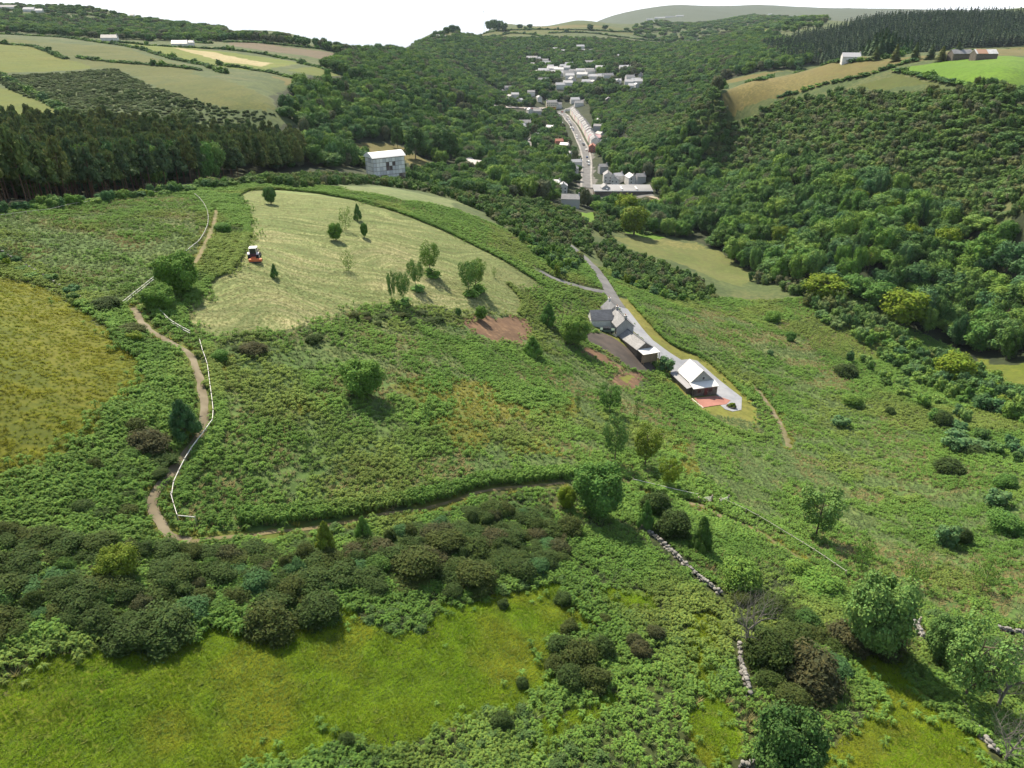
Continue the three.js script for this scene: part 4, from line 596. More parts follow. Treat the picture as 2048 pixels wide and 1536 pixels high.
{ // garden walls and boards edging the yard
  const edge = (name, a, b, label, cat, m, h = 0.35) => { const dx = b[0] - a[0], dz = b[1] - a[1], L = Math.hypot(dx, dz), n = Math.ceil(L / 1.6), o = new THREE.Group(); for (let i = 0; i < n; i++) { const t = (i + 0.5) / n, x = a[0] + dx * t, z = a[1] + dz * t, q = part(o, 'board', box(0.14, h, L / n - 0.03), m); q.position.set(x, Y(x, z) + h / 2 - 0.05, z); q.rotation.y = Math.atan2(dx, dz); } top(o, name, label, cat); };
  edge('edging_boards', [46.6, -166.6], [48.2, -161.0], 'pale timber edging along the red patio side', 'edging', M.cream, 0.4);
  edge('edging_boards', [30.0, -193], [27.0, -196.4], 'pale timber rail between farmhouse yard and grass', 'edging', M.cream, 0.6);
}
{ // building under repair: sheeted scaffold, white temporary roof
  const o = place(-74, -436, 0.62, 0.5), w = 20, d = 10, fl = 5, fh = 2.35;
  part(o, 'masonry', box(w - 2, fl * fh + 2, d - 2, 0, fl * fh / 2 - 1, 0), mat(0.20, 0.16, 0.15));
  const sheetM = [mat(0.78, 0.79, 0.80, 0.5), mat(0.60, 0.61, 0.64, 0.5), mat(0.84, 0.84, 0.84, 0.5)];
  for (let f = 0; f < fl; f++) for (let b = 0; b < 10; b++) {
    const open = b > 3 && b < 8 && f > 1 && f < 5 && RN() < 0.75; if (!open && !(f === 0 && RN() < 0.4)) part(o, 'sheeting', box(w / 10 - 0.1, fh - 0.2, 0.06, -w / 2 + (b + 0.5) * w / 10, (f + 0.5) * fh, d / 2 + 0.05 + (b % 3) * 0.04), pick(sheetM));
    if (b < 5) for (const s of [-1, 1]) part(o, 'sheeting', box(0.06, fh - 0.2, d / 5 - 0.1, s * (w / 2 + 0.05), (f + 0.5) * fh, -d / 2 + (b + 0.5) * d / 5), pick(sheetM));
  }
  for (let f = 0; f <= fl; f++) part(o, 'boards', box(w, 0.08, 1.0, 0, f * fh, d / 2 - 0.55), M.wood);
  for (let b = 0; b <= 10; b++) part(o, 'standard', new THREE.CylinderGeometry(0.06, 0.06, fl * fh + 1.5, 5).translate(-w / 2 + b * w / 10, fl * fh / 2, d / 2 + 0.2), M.steel);
  const s = new THREE.Shape(); s.moveTo(-d / 2 - 0.8, 0); s.quadraticCurveTo(-d / 4, 2.6, 0, 2.7); s.quadraticCurveTo(d / 4, 2.6, d / 2 + 0.8, 0); s.closePath();
  part(o, 'temporary_roof', new THREE.ExtrudeGeometry(s, { depth: w + 1.6, bevelEnabled: false }).translate(0, 0, -w / 2 - 0.8).rotateY(Math.PI / 2).translate(0, fl * fh + 0.4, 0), M.white2);
  top(o, 'scaffolded_building', 'tall building wrapped in white scaffold sheeting under temporary white roof', 'building'); KEEP.push([-74, -436, 14]); KEEP.push([-80, -424, 7]);
}
{ // long grey bungalow
  const o = place(-33, -585, 1.0, 0.5); gable(o, { w: 9, l: 22, h: 3, rise: 2.4, wall: M.cream, roof: M.slateLight, over: 0.5, base: 4 }); for (let i = -4; i < 5; i++) win(o, 4.52, 1.5, i * 2.2, Math.PI / 2, 1.2, 1.5); const x = new THREE.Group(); x.name = 'side_wing'; x.position.set(4, 0, -6); x.rotation.y = Math.PI / 2; o.add(x); part(x, 'wall', wallGeo(8, 2.9, 2.2, 12, 4), M.cream); part(x, 'roof', roofGeo(8, 2.9, 2.2, 12, 0.5), M.slateLight);
  top(o, 'bungalow', 'long grey-roofed bungalow among trees below the scaffolded building', 'house'); KEEP.push([-33, -580, 20]);
}
{ // long low building with pale sheet roof at the foot of the street
  const o = place(82, -548, 0, 1.0); part(o, 'wall', box(42, 8, 14, 0, -0.5, 0), M.stone); const r = part(o, 'roof', box(43.5, 0.4, 15), M.lightRoof); r.position.set(0, 4.1, 0); r.rotation.x = 0.1; for (let i = 0; i < 3; i++) part(o, 'rooflight', box(0.8, 0.3, 13.6, -12 + i * 11, 4.5, 0), M.white2).rotation.x = 0; part(o, 'fascia', box(43.7, 0.6, 0.3, 0, 3.2, 7.6), M.white2);
  top(o, 'flat_roofed_works', 'long low works building with pale sheet roof at street end', 'building'); KEEP.push([70, -545, 16]); KEEP.push([90, -545, 16]); KEEP.push([82, -530, 16]); KEEP.push([100, -530, 10]);
}
{ // hotel on the bend
  const o = place(62, -1212, 0.05, 0.5); gable(o, { w: 9, l: 17, h: 9, rise: 3, wall: M.cream, roof: M.slateLight, base: 5 }); o.rotation.y += Math.PI / 2; for (const z of [-8, 8]) chimney(o, 0, 11.6, z, M.cream, 1.4);
  for (let f = 0; f < 3; f++) for (let i = 0; i < 5; i++) win(o, 4.52, 1.8 + f * 2.9, -6.4 + i * 3.2, Math.PI / 2, 1.3, 1.8); win(o, -4.52, 4, 0, -Math.PI / 2);
  part(o, 'bar_front', box(3, 3.2, 15, 5.9, 0.9, 1), M.yellow); part(o, 'awning', box(0.4, 1.2, 13, 7.5, 1.6, 2), M.darkRed);
  const a = new THREE.Group(); a.name = 'side_block'; a.position.set(-1, 0, -12); o.add(a); part(a, 'wall', wallGeo(9, 6, 2.6, 8, 5), M.white); part(a, 'roof', roofGeo(9, 6, 2.6, 8, 0.3), M.slate);
  o.rotation.y = -Math.PI / 2 + 0.05; top(o, 'street_corner_hotel', 'tall cream hotel with yellow front and end chimneys on street bend', 'hotel'); KEEP.push([62, -1208, 14]); KEEP.push([66, -1190, 12]);
}
// village houses
const KIND = { w: [M.white, M.paleRoof, 'white rendered house'], g: [M.grey, M.slateLight, 'grey slate-roofed house'], b: [M.stone, M.lightRoof, 'dark boarded house with pale roof'], r: [M.brick, M.brick, 'red brick house'], p: [M.white, M.pink, 'white house with pink roof'], s: [M.stone, M.lightRoof, 'low grey farm shed beside the bright green field'], q: [M.stone, M.whiteRoof, 'rust and white roofed barn above the bright green field'] };
TOWN.forEach(([x, z, w, k], i) => {
  const o = place(x, z, rnd(-0.5, 0.5) + (i % 2 ? Math.PI / 2 : 0), 0.4), [wall, roof, what] = KIND[k], D = Math.hypot(x, z), farm = k === 's' || k === 'q', l = Math.max(7, w), q = farm ? 7 : clamp(w * 0.62, 6, 10), h = farm ? 3.2 : x > 200 || x < -150 ? 3 : rnd(4.2, 6);
  if (farm) o.rotation.y = Math.PI / 2 + 0.05; else if (k === 'w' && w > 12) o.rotation.y = Math.PI / 2 + rnd(-0.3, 0.3);
  gable(o, { w: q, l, h, rise: q * 0.33, wall, roof: roof === M.paleRoof && i % 3 === 1 ? M.slateLight : roof, base: x > 200 || x < -150 ? 3 : 5, chim: farm ? [] : [1] });
  if (!farm && D < 1500) for (let f = 0; f < 2; f++) for (let t = -1; t < 2; t++) { win(o, q / 2 + 0.03, 1.4 + f * 2.4, t * l * 0.3, Math.PI / 2, 1, 1.3); if (t) win(o, t * q * 0.24, 1.4 + f * 2.4, l / 2 + 0.03, 0, 1, 1.3); }
  if (k === 'q') { const r = part(o, 'rusty_sheets', roofGeo(q, h, q * 0.33, l * 0.45, 0.28, 0.2), M.rust); r.position.set(0, 0.02, -l * 0.2); }
  const where = farm ? '' : z < -2000 ? ' on the far hilltop' : x < -200 && z < -600 ? ' on the upper hillside farmland' : z < -1250 ? ' among trees above the village' : x > 200 ? ' on the valley side across from the village' : z < -880 ? ' in the village beside the street' : ' at the foot of the street among trees';
  top(o, 'village_house', what + where, 'house', farm ? undefined : what + where); KEEP.push([x, z, Math.max(w, q) * 0.75 + (D > 1000 ? 6 : 3)]); KEEP.push([x * 0.985, z * 0.985, 10]);
});
{ // terrace along the street
  const P = along(PATHS.street, 13).filter((p) => p[1] < -800 && p[1] > -1130);
  P.forEach(([x, z, tx, tz], i) => { const e = 12, X = x - tz * e, Z = z + tx * e, o = place(X, Z, Math.atan2(tx, tz), 0.4); gable(o, { w: 8.5, l: 12.6, h: 6 + (i % 3) * 0.5, rise: 2.8, wall: i % 4 === 1 ? M.cream : i % 4 === 3 ? M.pink : M.white, roof: i % 3 ? M.slateLight : M.slate, base: 6, chim: [1] }); for (let f = 0; f < 2; f++) for (const t of [-4, 0, 4]) win(o, (tz < 0 ? 1 : -1) * -4.28, 1.6 + f * 2.6, t, Math.PI / 2, 1.1, 1.5);
    top(o, 'terraced_house', ['white', 'cream', 'white', 'pink'][i % 4] + ' terraced house with slate roof lining the street', 'house', ['white', 'cream', 'white', 'pink'][i % 4] + ' terraced houses along the street'); KEEP.push([X, Z, 11]); });
  for (const k of ['street', 'street2', 'railway', 'river_lane']) for (const p of along(PATHS[k], 10)) { KEEP.push([p[0], p[1], k === 'street' ? 7.5 : 7]); }
}
for (const k of ['lane', 'side_lane']) for (const p of along(PATHS[k], 5)) KEEP.push([p[0], p[1], 4.5]);
{ // cars and a coach in the village
  const CM = [M.white2, mat(0.5, 0.52, 0.55, 0.3), mat(0.04, 0.04, 0.05, 0.3), mat(0.05, 0.09, 0.2, 0.3), mat(0.35, 0.04, 0.04, 0.3), mat(0.75, 0.75, 0.76, 0.3)], nm = ['white', 'silver', 'black', 'blue', 'red', 'pale grey'];
  const s = new THREE.Shape(); [[-2.1, 0.25], [2.1, 0.25], [2.15, 0.8], [1.2, 0.95], [0.55, 1.5], [-1.3, 1.5], [-2.0, 0.95]].forEach((p, i) => i ? s.lineTo(...p) : s.moveTo(...p)); s.closePath(); const cg = new THREE.ExtrudeGeometry(s, { depth: 1.7, bevelEnabled: false }).translate(0, 0, -0.85).rotateY(Math.PI / 2);
  CARS.forEach(([x, z], i) => { const k = [0, 5, 0, 1, 2, 0, 3, 0, 1, 4][i % 10], o = place(x, z, rnd(-0.2, 0.2) + (i % 4 === 3 ? 0.6 : 0.1), 0.62); part(o, 'body', cg, CM[k]); part(o, 'side_windows', box(1.74, 0.4, 1.9, 0, 1.2, 0.35), M.glass); for (const a of [-0.8, 0.8]) for (const b of [-1.3, 1.3]) part(o, 'wheel', new THREE.CylinderGeometry(0.32, 0.32, 0.2, 8).rotateZ(Math.PI / 2).translate(a, 0.32, b), M.tyre); top(o, 'parked_car', nm[k] + ' car parked along the village street', 'car', nm[k] + ' cars along the village street'); });
  const o = place(86, -1168, Math.PI / 2, 0.7); part(o, 'body', box(2.5, 2.8, 12, 0, 1.8, 0), M.white2); part(o, 'window_band', box(2.56, 0.9, 11, 0, 2.3, 0), M.glass); for (const a of [-1.1, 1.1]) for (const b of [-3.8, 3.8]) part(o, 'wheel', new THREE.CylinderGeometry(0.5, 0.5, 0.3, 8).rotateZ(Math.PI / 2).translate(a, 0.5, b), M.tyre); top(o, 'coach', 'long white coach standing across the top of the street', 'coach');
  for (let i = 0; i < 3; i++) { const t = place(0 + i * 13, -1216, Math.PI / 2 - 0.02, 1.6); part(t, 'body', box(2.4, 2.6, 11.5, 0, 1.8, 0), mat(0.22, 0.06, 0.05)); part(t, 'roof', box(2.6, 0.3, 11.8, 0, 3.25, 0), M.grey); top(t, 'tram_carriage', 'dark red tram carriage on the railway by the hotel', 'carriage', 'tram carriages by the hotel'); }
  const m = place(-83, -2400, 0, 0); part(m, 'lattice_mast', new THREE.CylinderGeometry(0.35, 0.7, 62, 6).translate(0, 30, 0), M.steel); part(m, 'aerial', box(2.5, 4, 0.4, 0, 56, 0), M.steel); top(m, 'radio_mast', 'thin tall radio mast on the skyline between two tree clumps', 'mast');
}
{ // tractor with a flail mower
  const o = place(-56.5, -154.6, 0.12, 0.02), wheel = (x, z, r, w) => { const t = part(o, 'wheel', new THREE.TorusGeometry(r * 0.72, r * 0.28, 8, 22).rotateY(Math.PI / 2).scale(w / (r * 0.56), 1, 1), M.tyre); t.position.set(x, r, z); part(t, 'rim', new THREE.CylinderGeometry(r * 0.5, r * 0.5, w * 0.7, 14).rotateZ(Math.PI / 2), M.steel); };
  for (const s of [-1, 1]) { wheel(s * 0.95, 0, 0.85, 0.5); wheel(s * 0.85, -2.4, 0.58, 0.38); const f = part(o, 'mudguard', new THREE.CylinderGeometry(0.98, 0.98, 0.55, 18, 1, true, -0.2, 2.0).rotateZ(Math.PI / 2).rotateX(-0.9), new THREE.MeshStandardMaterial({ color: 0xd8cfd2, side: THREE.DoubleSide, roughness: 0.5 })); f.position.set(s * 0.95, 0.86, 0); part(o, 'mirror', box(0.2, 0.3, 0.06, s * 1.05, 2.1, -1.2), M.black); }
  part(o, 'bonnet', box(0.9, 0.75, 2.2, 0, 1.2, -2.2), M.darkRed); part(o, 'chassis', box(0.7, 0.55, 3.4, 0, 0.75, -1.1), M.black); part(o, 'rear_body', box(1.3, 0.9, 0.9, 0, 1.15, 0.1), M.purple);
  const c = part(o, 'cab', box(1.45, 1.25, 1.5, 0, 2.1, -0.35), M.glass); for (const x of [-0.72, 0.72]) for (const z of [-1.1, 0.4]) part(c, 'pillar', box(0.09, 1.25, 0.09, x, 2.1, z), M.frame); part(o, 'cab_roof', box(1.6, 0.16, 1.75, 0, 2.8, -0.35), M.white2); part(o, 'exhaust', new THREE.CylinderGeometry(0.05, 0.05, 1.2, 6).translate(0.45, 2.0, -1.6), M.black);
  const m = part(o, 'mower', box(2.7, 0.55, 0.75, 0.55, 0.5, 1.6), M.orange); part(m, 'drawbar', box(0.9, 0.3, 0.9, 0.1, 0.85, 0.95), M.orange); part(m, 'roller', new THREE.CylinderGeometry(0.14, 0.14, 2.6, 8).rotateZ(Math.PI / 2).translate(0.55, 0.14, 2.05), M.black);
  top(o, 'tractor', 'red tractor with white cab roof pulling orange mower on cut field', 'tractor'); KEEP.push([-55.6, -154, 4]);
}
// ------------------------------------------------------------------ fences, gates, stone walls
const POST = new THREE.CylinderGeometry(0.06, 0.06, 1.3, 6).translate(0, 0.55, 0), PAINT = mat(0.74, 0.73, 0.70, 0.6), OLDWOOD = mat(0.36, 0.31, 0.25);
function fence(p, label, { gap = 2.4, rails = [0.98], rh = 0.13, m = PAINT, group } = {}) {
  const P = along(p, gap), o = new THREE.Group();
  P.forEach(([x, z], i) => { const q = part(o, 'post', POST, OLDWOOD); q.position.set(x, Y(x, z) - 0.05, z); if (!i) return; const [a, b] = P[i - 1], ya = Y(a, b), yb = Y(x, z), L = Math.hypot(x - a, z - b, yb - ya); for (const h of rails) { const r = part(o, 'rail', box(0.05, rh, L), m); r.position.set((a + x) / 2, (ya + yb) / 2 + h, (b + z) / 2); r.lookAt(x, yb + h, z); } });
  return top(o, 'fence', label, 'fence', group);
}
fence(FENCES.f1, 'white railed fence curving round the upper bracken field beside the track');
fence(FENCES.f2, 'double railed white fence beside the round hawthorn bushes', { rails: [0.98, 0.55] });
fence(FENCES.f3, 'short pale fence below the corner of the mown field', { rails: [0.98, 0.55] });
fence(FENCES.f4, 'long white fence along the winding bare footpath');
fence(FENCES.f5, 'broken white fence at the footpath bend by the bracken', { rh: 0.1 });
fence(FENCES.f6, 'thin wire fence above the bracken bank along the grassy path', { rh: 0.06, m: mat(0.5, 0.49, 0.46) });
fence(FENCES.f7, 'thin pale fence between the big round tree and the gate', { rh: 0.08 });
fence(FENCES.f8, 'pale fence running down the slope from the gate', { rh: 0.06, m: mat(0.42, 0.41, 0.38) });
fence(FENCES.f9, 'faint wire fence along the top of the upper bracken field', { rh: 0.06, gap: 4, m: mat(0.5, 0.49, 0.46) });
function gate(x, z, turn, w, label) { const o = place(x, z, turn); for (let i = 0; i < 5; i++) part(o, 'bar', box(w, 0.06, 0.04, 0, 0.25 + i * 0.2, 0), PAINT); for (const s of [-1, 1]) part(o, 'upright', box(0.07, 1.0, 0.05, s * (w / 2 - 0.04), 0.62, 0.003), PAINT); const b = part(o, 'brace', box(Math.hypot(w, 0.8), 0.05, 0.03, 0, 0, 0.04), PAINT); b.position.y = 0.65; b.rotation.z = Math.atan2(0.8, w); for (const s of [-1, 1]) part(o, 'gatepost', box(0.18, 1.5, 0.18, s * (w / 2 + 0.14), 0.6, 0), OLDWOOD); return top(o, 'field_gate', label, 'gate'); }
gate(32.4, -100.4, 0.2, 2.2, 'pale field gate open to the worn path above the bracken'); gate(36.0, -101.6, 0.5, 1.8, 'small pale gate beside the worn path at the long fence'); gate(51.2, -69.2, 0.2, 1.3, 'small metal gate in the gap of the stone wall by large pale tree');
{
  const STONE = [0, 1, 2, 3, 4].map((k) => { const g = new THREE.IcosahedronGeometry(0.5, 1), p = g.attributes.position, v = new THREE.Vector3(); for (let i = 0; i < p.count; i++) { v.fromBufferAttribute(p, i); const m = Math.max(Math.abs(v.x), Math.abs(v.y), Math.abs(v.z)); v.multiplyScalar(0.62 + 0.22 * (0.5 / m) * (0.8 + 0.4 * noise(v.x * 3 + k * 7, v.y * 3 + v.z * 5))); p.setXYZ(i, v.x, v.y, v.z); } g.computeVertexNormals(); return g; });
  const SM = [mat(0.19, 0.187, 0.175), mat(0.25, 0.243, 0.225), mat(0.13, 0.128, 0.12), mat(0.24, 0.235, 0.22)];
  const W = ['tumbled dry stone wall crossing the bracken below the big round tree', 'dry stone wall end beside the dead grey tree', 'dry stone wall along the lower edge of the meadow', 'broken dry stone wall under the grey dead branches', 'bit of stone wall under the dark holly tree', 'stone wall end by the small metal gate', 'overgrown stone bank between rush pasture and upper bracken field'];
  WALLS.forEach((p, k) => { const o = new THREE.Group(); let n = 0; for (const [x, z, tx, tz] of along(p, k === 6 ? 1.1 : 0.27)) for (let c = 0; c < 3; c++) { if (n > 290 || (c === 2 && RN() < 0.35) || RN() < 0.08) continue; const e = c === 2 ? 0 : c ? rnd(-0.12, 0.12) : rnd(-0.3, 0.3), q = part(o, 'stone', pick(STONE), pick(SM)), s = rnd(0.34, 0.6); q.position.set(x - tz * e + rnd(-0.08, 0.08), Y(x, z) + 0.14 + c * 0.27, z + tx * e); q.scale.set(s * rnd(0.9, 1.4), s * rnd(0.6, 0.85), s); q.rotation.set(rnd(-0.2, 0.2), RN() * 6.28, rnd(-0.2, 0.2)); n++; } top(o, 'dry_stone_wall', W[k], 'stone wall'); });
}

// ------------------------------------------------------------------ single plants
const each = (k, f) => PLANTS[k].forEach(f);
each('mown_dense', (p, i) => plant(p, i % 3 === 1 ? GEO.cone : GEO.roundFine, LEAF.mid, 'small dense bushy tree left standing in the mown field', { group: 'small dense trees in the mown field', name: 'bushy_tree' }));
each('mown_thin', (p) => plant(p, GEO.thin, LEAF.pale, 'thin half bare tree standing in the mown field', { group: 'thin trees in the mown field', name: 'thin_tree', wood: WOODY.thin }));
each('mown_ivy', (p, i) => plant(p, GEO.open, LEAF.pale, 'slender young ash with leafy base in the mown field', { group: 'slender ashes in the mown field', name: 'ash_tree', wood: WOODY.thin }));
each('mown_ivy', ([x, z, h, w], i) => bush([x + 0.3, z + 0.2, h * 0.2, w * 0.9], GEO.gorseLow, LEAF.mid, 'low leafy shrub at the foot of a slender ash', { group: 'shrubs at ash feet', name: 'shrub' }));
each('mown_ash', (p) => plant(p, GEO.open, LEAF.pale, 'taller ash tree with open light crown in the mown field', { group: 'taller ashes in the mown field', name: 'ash_tree', wood: WOODY.open }));
each('mown_ash', ([x, z, h, w]) => bush([x + 0.5, z + 0.4, h * 0.26, w * 0.7], GEO.gorseLow, LEAF.mid, 'leafy shrub under a taller ash in the mown field', { group: 'shrubs under tall ashes', name: 'shrub' }));
const HAW = ['large round hawthorn beside the double railed fence', 'wide low hawthorn below the larger one at the track bend', 'large round bush alone in the middle of the bracken field'];
each('hawthorn', (p, i) => plant(p, GEO.roundFine, i === 2 ? LEAF.mid : LEAF.mid.slice(0, 1), HAW[i], { name: 'hawthorn_tree', category: 'bush' }));
const PB = ['dark thorn bush at the end of the stone bank', 'round green bush beside the upper track', 'leafy bush on the corner below the mown field', 'dark brownish bush on the bank under the mown field', 'low dark gorse beside the footpath junction', 'brownish gorse beside the conical tree by the footpath'];
each('path_bush', (p, i) => bush(p, GEO.gorse, i === 1 || i === 2 ? LEAF.mid : i === 5 || i === 3 ? LEAF.gorseBrown : LEAF.gorse, PB[i], { name: 'bush' }));
each('path_tree', (p) => plant(p, GEO.cone, LEAF.dark, 'dark green tree leaning over the bare footpath', { name: 'bushy_tree' }));
each('yard_tree', (p) => plant(p, GEO.young, LEAF.blue, 'small grey-green tree between the tarmac yard and driveway', { name: 'yard_tree' }));
each('house_tree', (p, i) => plant(p, i ? GEO.cone : GEO.roundFine, LEAF.mid, ['round garden tree above the dark tarmac yard', 'pointed tree beside the lane end of the mown field', 'small leafy tree below the bare soil patch'][i], { name: 'garden_tree' }));
each('centre_thin', (p) => plant(p, GEO.thin, LEAF.dark, 'spindly sapling rising from the bracken field', { group: 'saplings in the bracken field', name: 'sapling', wood: WOODY.thin }));
each('centre_tree', (p, i) => plant(p, GEO.open, i ? LEAF.yellow : LEAF.mid, ['leafy tree at the edge of the bracken below the dirt circle', 'small pale tree above the long thin fence', 'wide olive tree among bracken near the willow'][i], { name: 'young_tree', wood: WOODY.open }));
each('willow', (p) => plant(p, GEO.open, LEAF.pale, 'grey-green willow standing behind the big round tree', { name: 'willow_tree', wood: WOODY.open }));
each('big_round', (p) => plant(p, GEO.roundFine, LEAF.mid.slice(1, 2), 'big dense round tree where the fence meets the path', { name: 'broadleaf_tree' }));
each('meadow_tree', (p, i) => plant(p, i ? GEO.thin : GEO.open, i ? LEAF.mid : LEAF.pale, i ? 'loose young tree in the lower bracken meadow' : 'wide pale-leaved tree beside the fence down the slope', { group: i ? 'loose young trees in the lower meadow' : undefined, name: 'young_tree', wood: WOODY.open }));
each('meadow_bush', (p, i) => bush(p, i % 3 ? GEO.gorse : GEO.young, i % 3 === 1 ? LEAF.gorse : i % 3 ? LEAF.mid : LEAF.blue, ['grey-green thorn bush', 'dark gorse bush', 'round green bush'][i % 3] + ' dotted on the sloping bracken meadow', { group: ['grey thorns', 'dark gorse', 'green bushes'][i % 3] + ' on the sloping meadow', name: 'bush' }));
each('gorse_single', (p) => bush(p, GEO.gorse, LEAF.gorse, 'lone dark gorse bush on the lime green pasture', { group: 'lone gorse on the pasture' }));
each('gorse_cluster', (p) => bush(p, GEO.gorse, LEAF.gorse, 'gorse bush in the tight clump beside the pasture', { group: 'gorse clump beside the pasture' }));
each('gorse_brown', (p) => bush(p, GEO.gorse, LEAF.gorseBrown, 'brown gorse bush in the bracken beside the pasture clump', { group: 'brown gorse in the bracken' }));
each('gorse_big', (p) => bush(p, GEO.gorse, LEAF.gorse, 'large rounded gorse bush along the top of the pasture', { group: 'large gorse above the pasture' }));
const PY = ['yellow-green young tree beside the grassy path', 'narrow green young tree on the path bank', 'spreading yellow-green tree in the gorse thicket', 'small yellow bush left of the big round tree', 'narrow tree behind the tumbled stone wall', 'dark pointed tree below the field gate'];
each('path_young', (p, i) => plant(p, i === 2 || i === 3 ? GEO.roundFine : GEO.cone, [LEAF.yellow, LEAF.mid, LEAF.yellow, LEAF.yellow, LEAF.mid, LEAF.dark][i], PY[i].replace('left of', 'near'), { name: 'young_tree' }));
each('gate_bush', (p, i) => bush(p, GEO.gorse, i === 1 ? LEAF.mid : LEAF.gorse, ['dark bush below the worn gate path', 'green bush behind the dead grey tree', 'bush at the foot of the big round tree'][i], { name: 'bush' }));
each('wall_bush', (p, i) => bush(p, GEO.gorse, LEAF.mid, ['low bramble bank along the sloping fence path', 'bramble mound beside the muddy hollow'][i], { name: 'bramble' }));
each('corner_holly', (p) => plant(p, GEO.roundFine, LEAF.dark, 'dense dark holly-like tree over the stone wall end', { name: 'broadleaf_tree' }));
each('corner_dark', (p, i) => bush(p, GEO.gorse, i === 1 ? LEAF.gorseBrown : LEAF.gorse, ['tall dark gorse under the dead grey tree', 'brown flecked gorse mass near the dead grey tree', 'dark gorse above the stone wall end'][i]));
each('corner_pale', (p) => plant(p, GEO.roundFine, LEAF.pale, 'large pale green tree rising out of brown gorse', { name: 'broadleaf_tree' }));
each('corner_skirt', (p) => bush(p, GEO.gorse, LEAF.gorseBrown, 'brown gorse skirting the large pale tree', { group: 'gorse skirting the pale tree' }));
each('corner_tree', (p, i) => plant(p, i ? GEO.roundFine : GEO.open, i ? LEAF.mid : LEAF.pale, ['open leafy tree tangled with grey dead branches', 'bushy green tree beside the stone wall gap'][i], { name: 'broadleaf_tree', wood: WOODY.open }));
PLANTS.dead.forEach(([x, z, h, w], i) => { const [t, b] = deadTree(5 + i), o = new THREE.Group(); o.position.set(x, Y(x, z), z); o.scale.set(w, h * 1.05, w); part(o, 'trunk', t, GREYBARK); part(o, 'branches', b, GREYBARK); top(o, 'dead_tree', ['bare grey dead tree at the stone wall', 'large bare grey tree tangled in green foliage', 'low bare grey branches by the broken wall'][i], 'tree'); });
each('ridge_dark', (p) => plant(p, GEO.round, LEAF.dark, 'dark tree clump standing on the far skyline', { group: 'dark trees on the far skyline', wood: WOODY.round }));
each('cedar', (p) => plant(p, GEO.flat, LEAF.dark, 'dark spreading conifer beside the scaffolded building', { group: 'dark conifers by the scaffolded building', name: 'cedar_tree', wood: WOODY.pine }));
each('farm_pine', (p) => plant(p, GEO.spruce, LEAF.pine, 'tall conifer sheltering the sheds above the bright green field', { group: 'conifers by the hill sheds', name: 'spruce_tree', wood: WOODY.cone }));
each('bright_valley', (p) => plant(p, GEO.round, LEAF.yellow, 'bright yellow-green round tree in the valley bottom', { group: 'bright yellow-green valley trees' }));
for (const k in PLANTS) for (const p of PLANTS[k]) if (p[3] > 1.5) KEEP.push([p[0], p[1], p[3] * 0.45]);

// ------------------------------------------------------------------ woods, scrub, gorse: the nearest as things, the rest as masses
function wood(defs) {   // each: area, gap, keep, h, w, leaf, geo, label, group
  const all = [];
  defs.forEach((d, k) => scatter(d.area, d.gap, 500 + k * 17 + d.gap * 7, d.keep ?? 1).filter(seen).forEach((p) => all.push([p, d])));
  return all.sort((a, b) => far(a[0]) - far(b[0]));
}
const tones = (list) => (x, z, i) => { const a = list[(i * 7 + Math.floor(noise(x / 30, z / 30) * 9)) % list.length], k = 0.8 + 0.4 * noise(x / 9 + 3, z / 9); return [a[0] * k, a[1] * k, a[2] * k]; };
const WHITE = leafMat(1, 1, 1);
const GREENS = [[0.125, 0.150, 0.075], [0.101, 0.202, 0.039], [0.085, 0.177, 0.041], [0.129, 0.234, 0.043], [0.068, 0.145, 0.036], [0.085, 0.182, 0.059], [0.156, 0.258, 0.046], [0.074, 0.158, 0.039]];
const SCRUBS = [[0.150, 0.170, 0.085], [0.116, 0.210, 0.043], [0.099, 0.186, 0.046], [0.136, 0.226, 0.054], [0.081, 0.152, 0.039], [0.123, 0.190, 0.062], [0.105, 0.202, 0.062], [0.151, 0.186, 0.059]];
const any = () => { const q = RN(); return q < 0.42 ? LEAF.mid : q < 0.62 ? LEAF.dark : q < 0.8 ? LEAF.blue : q < 0.95 ? LEAF.pale : LEAF.yellow; };
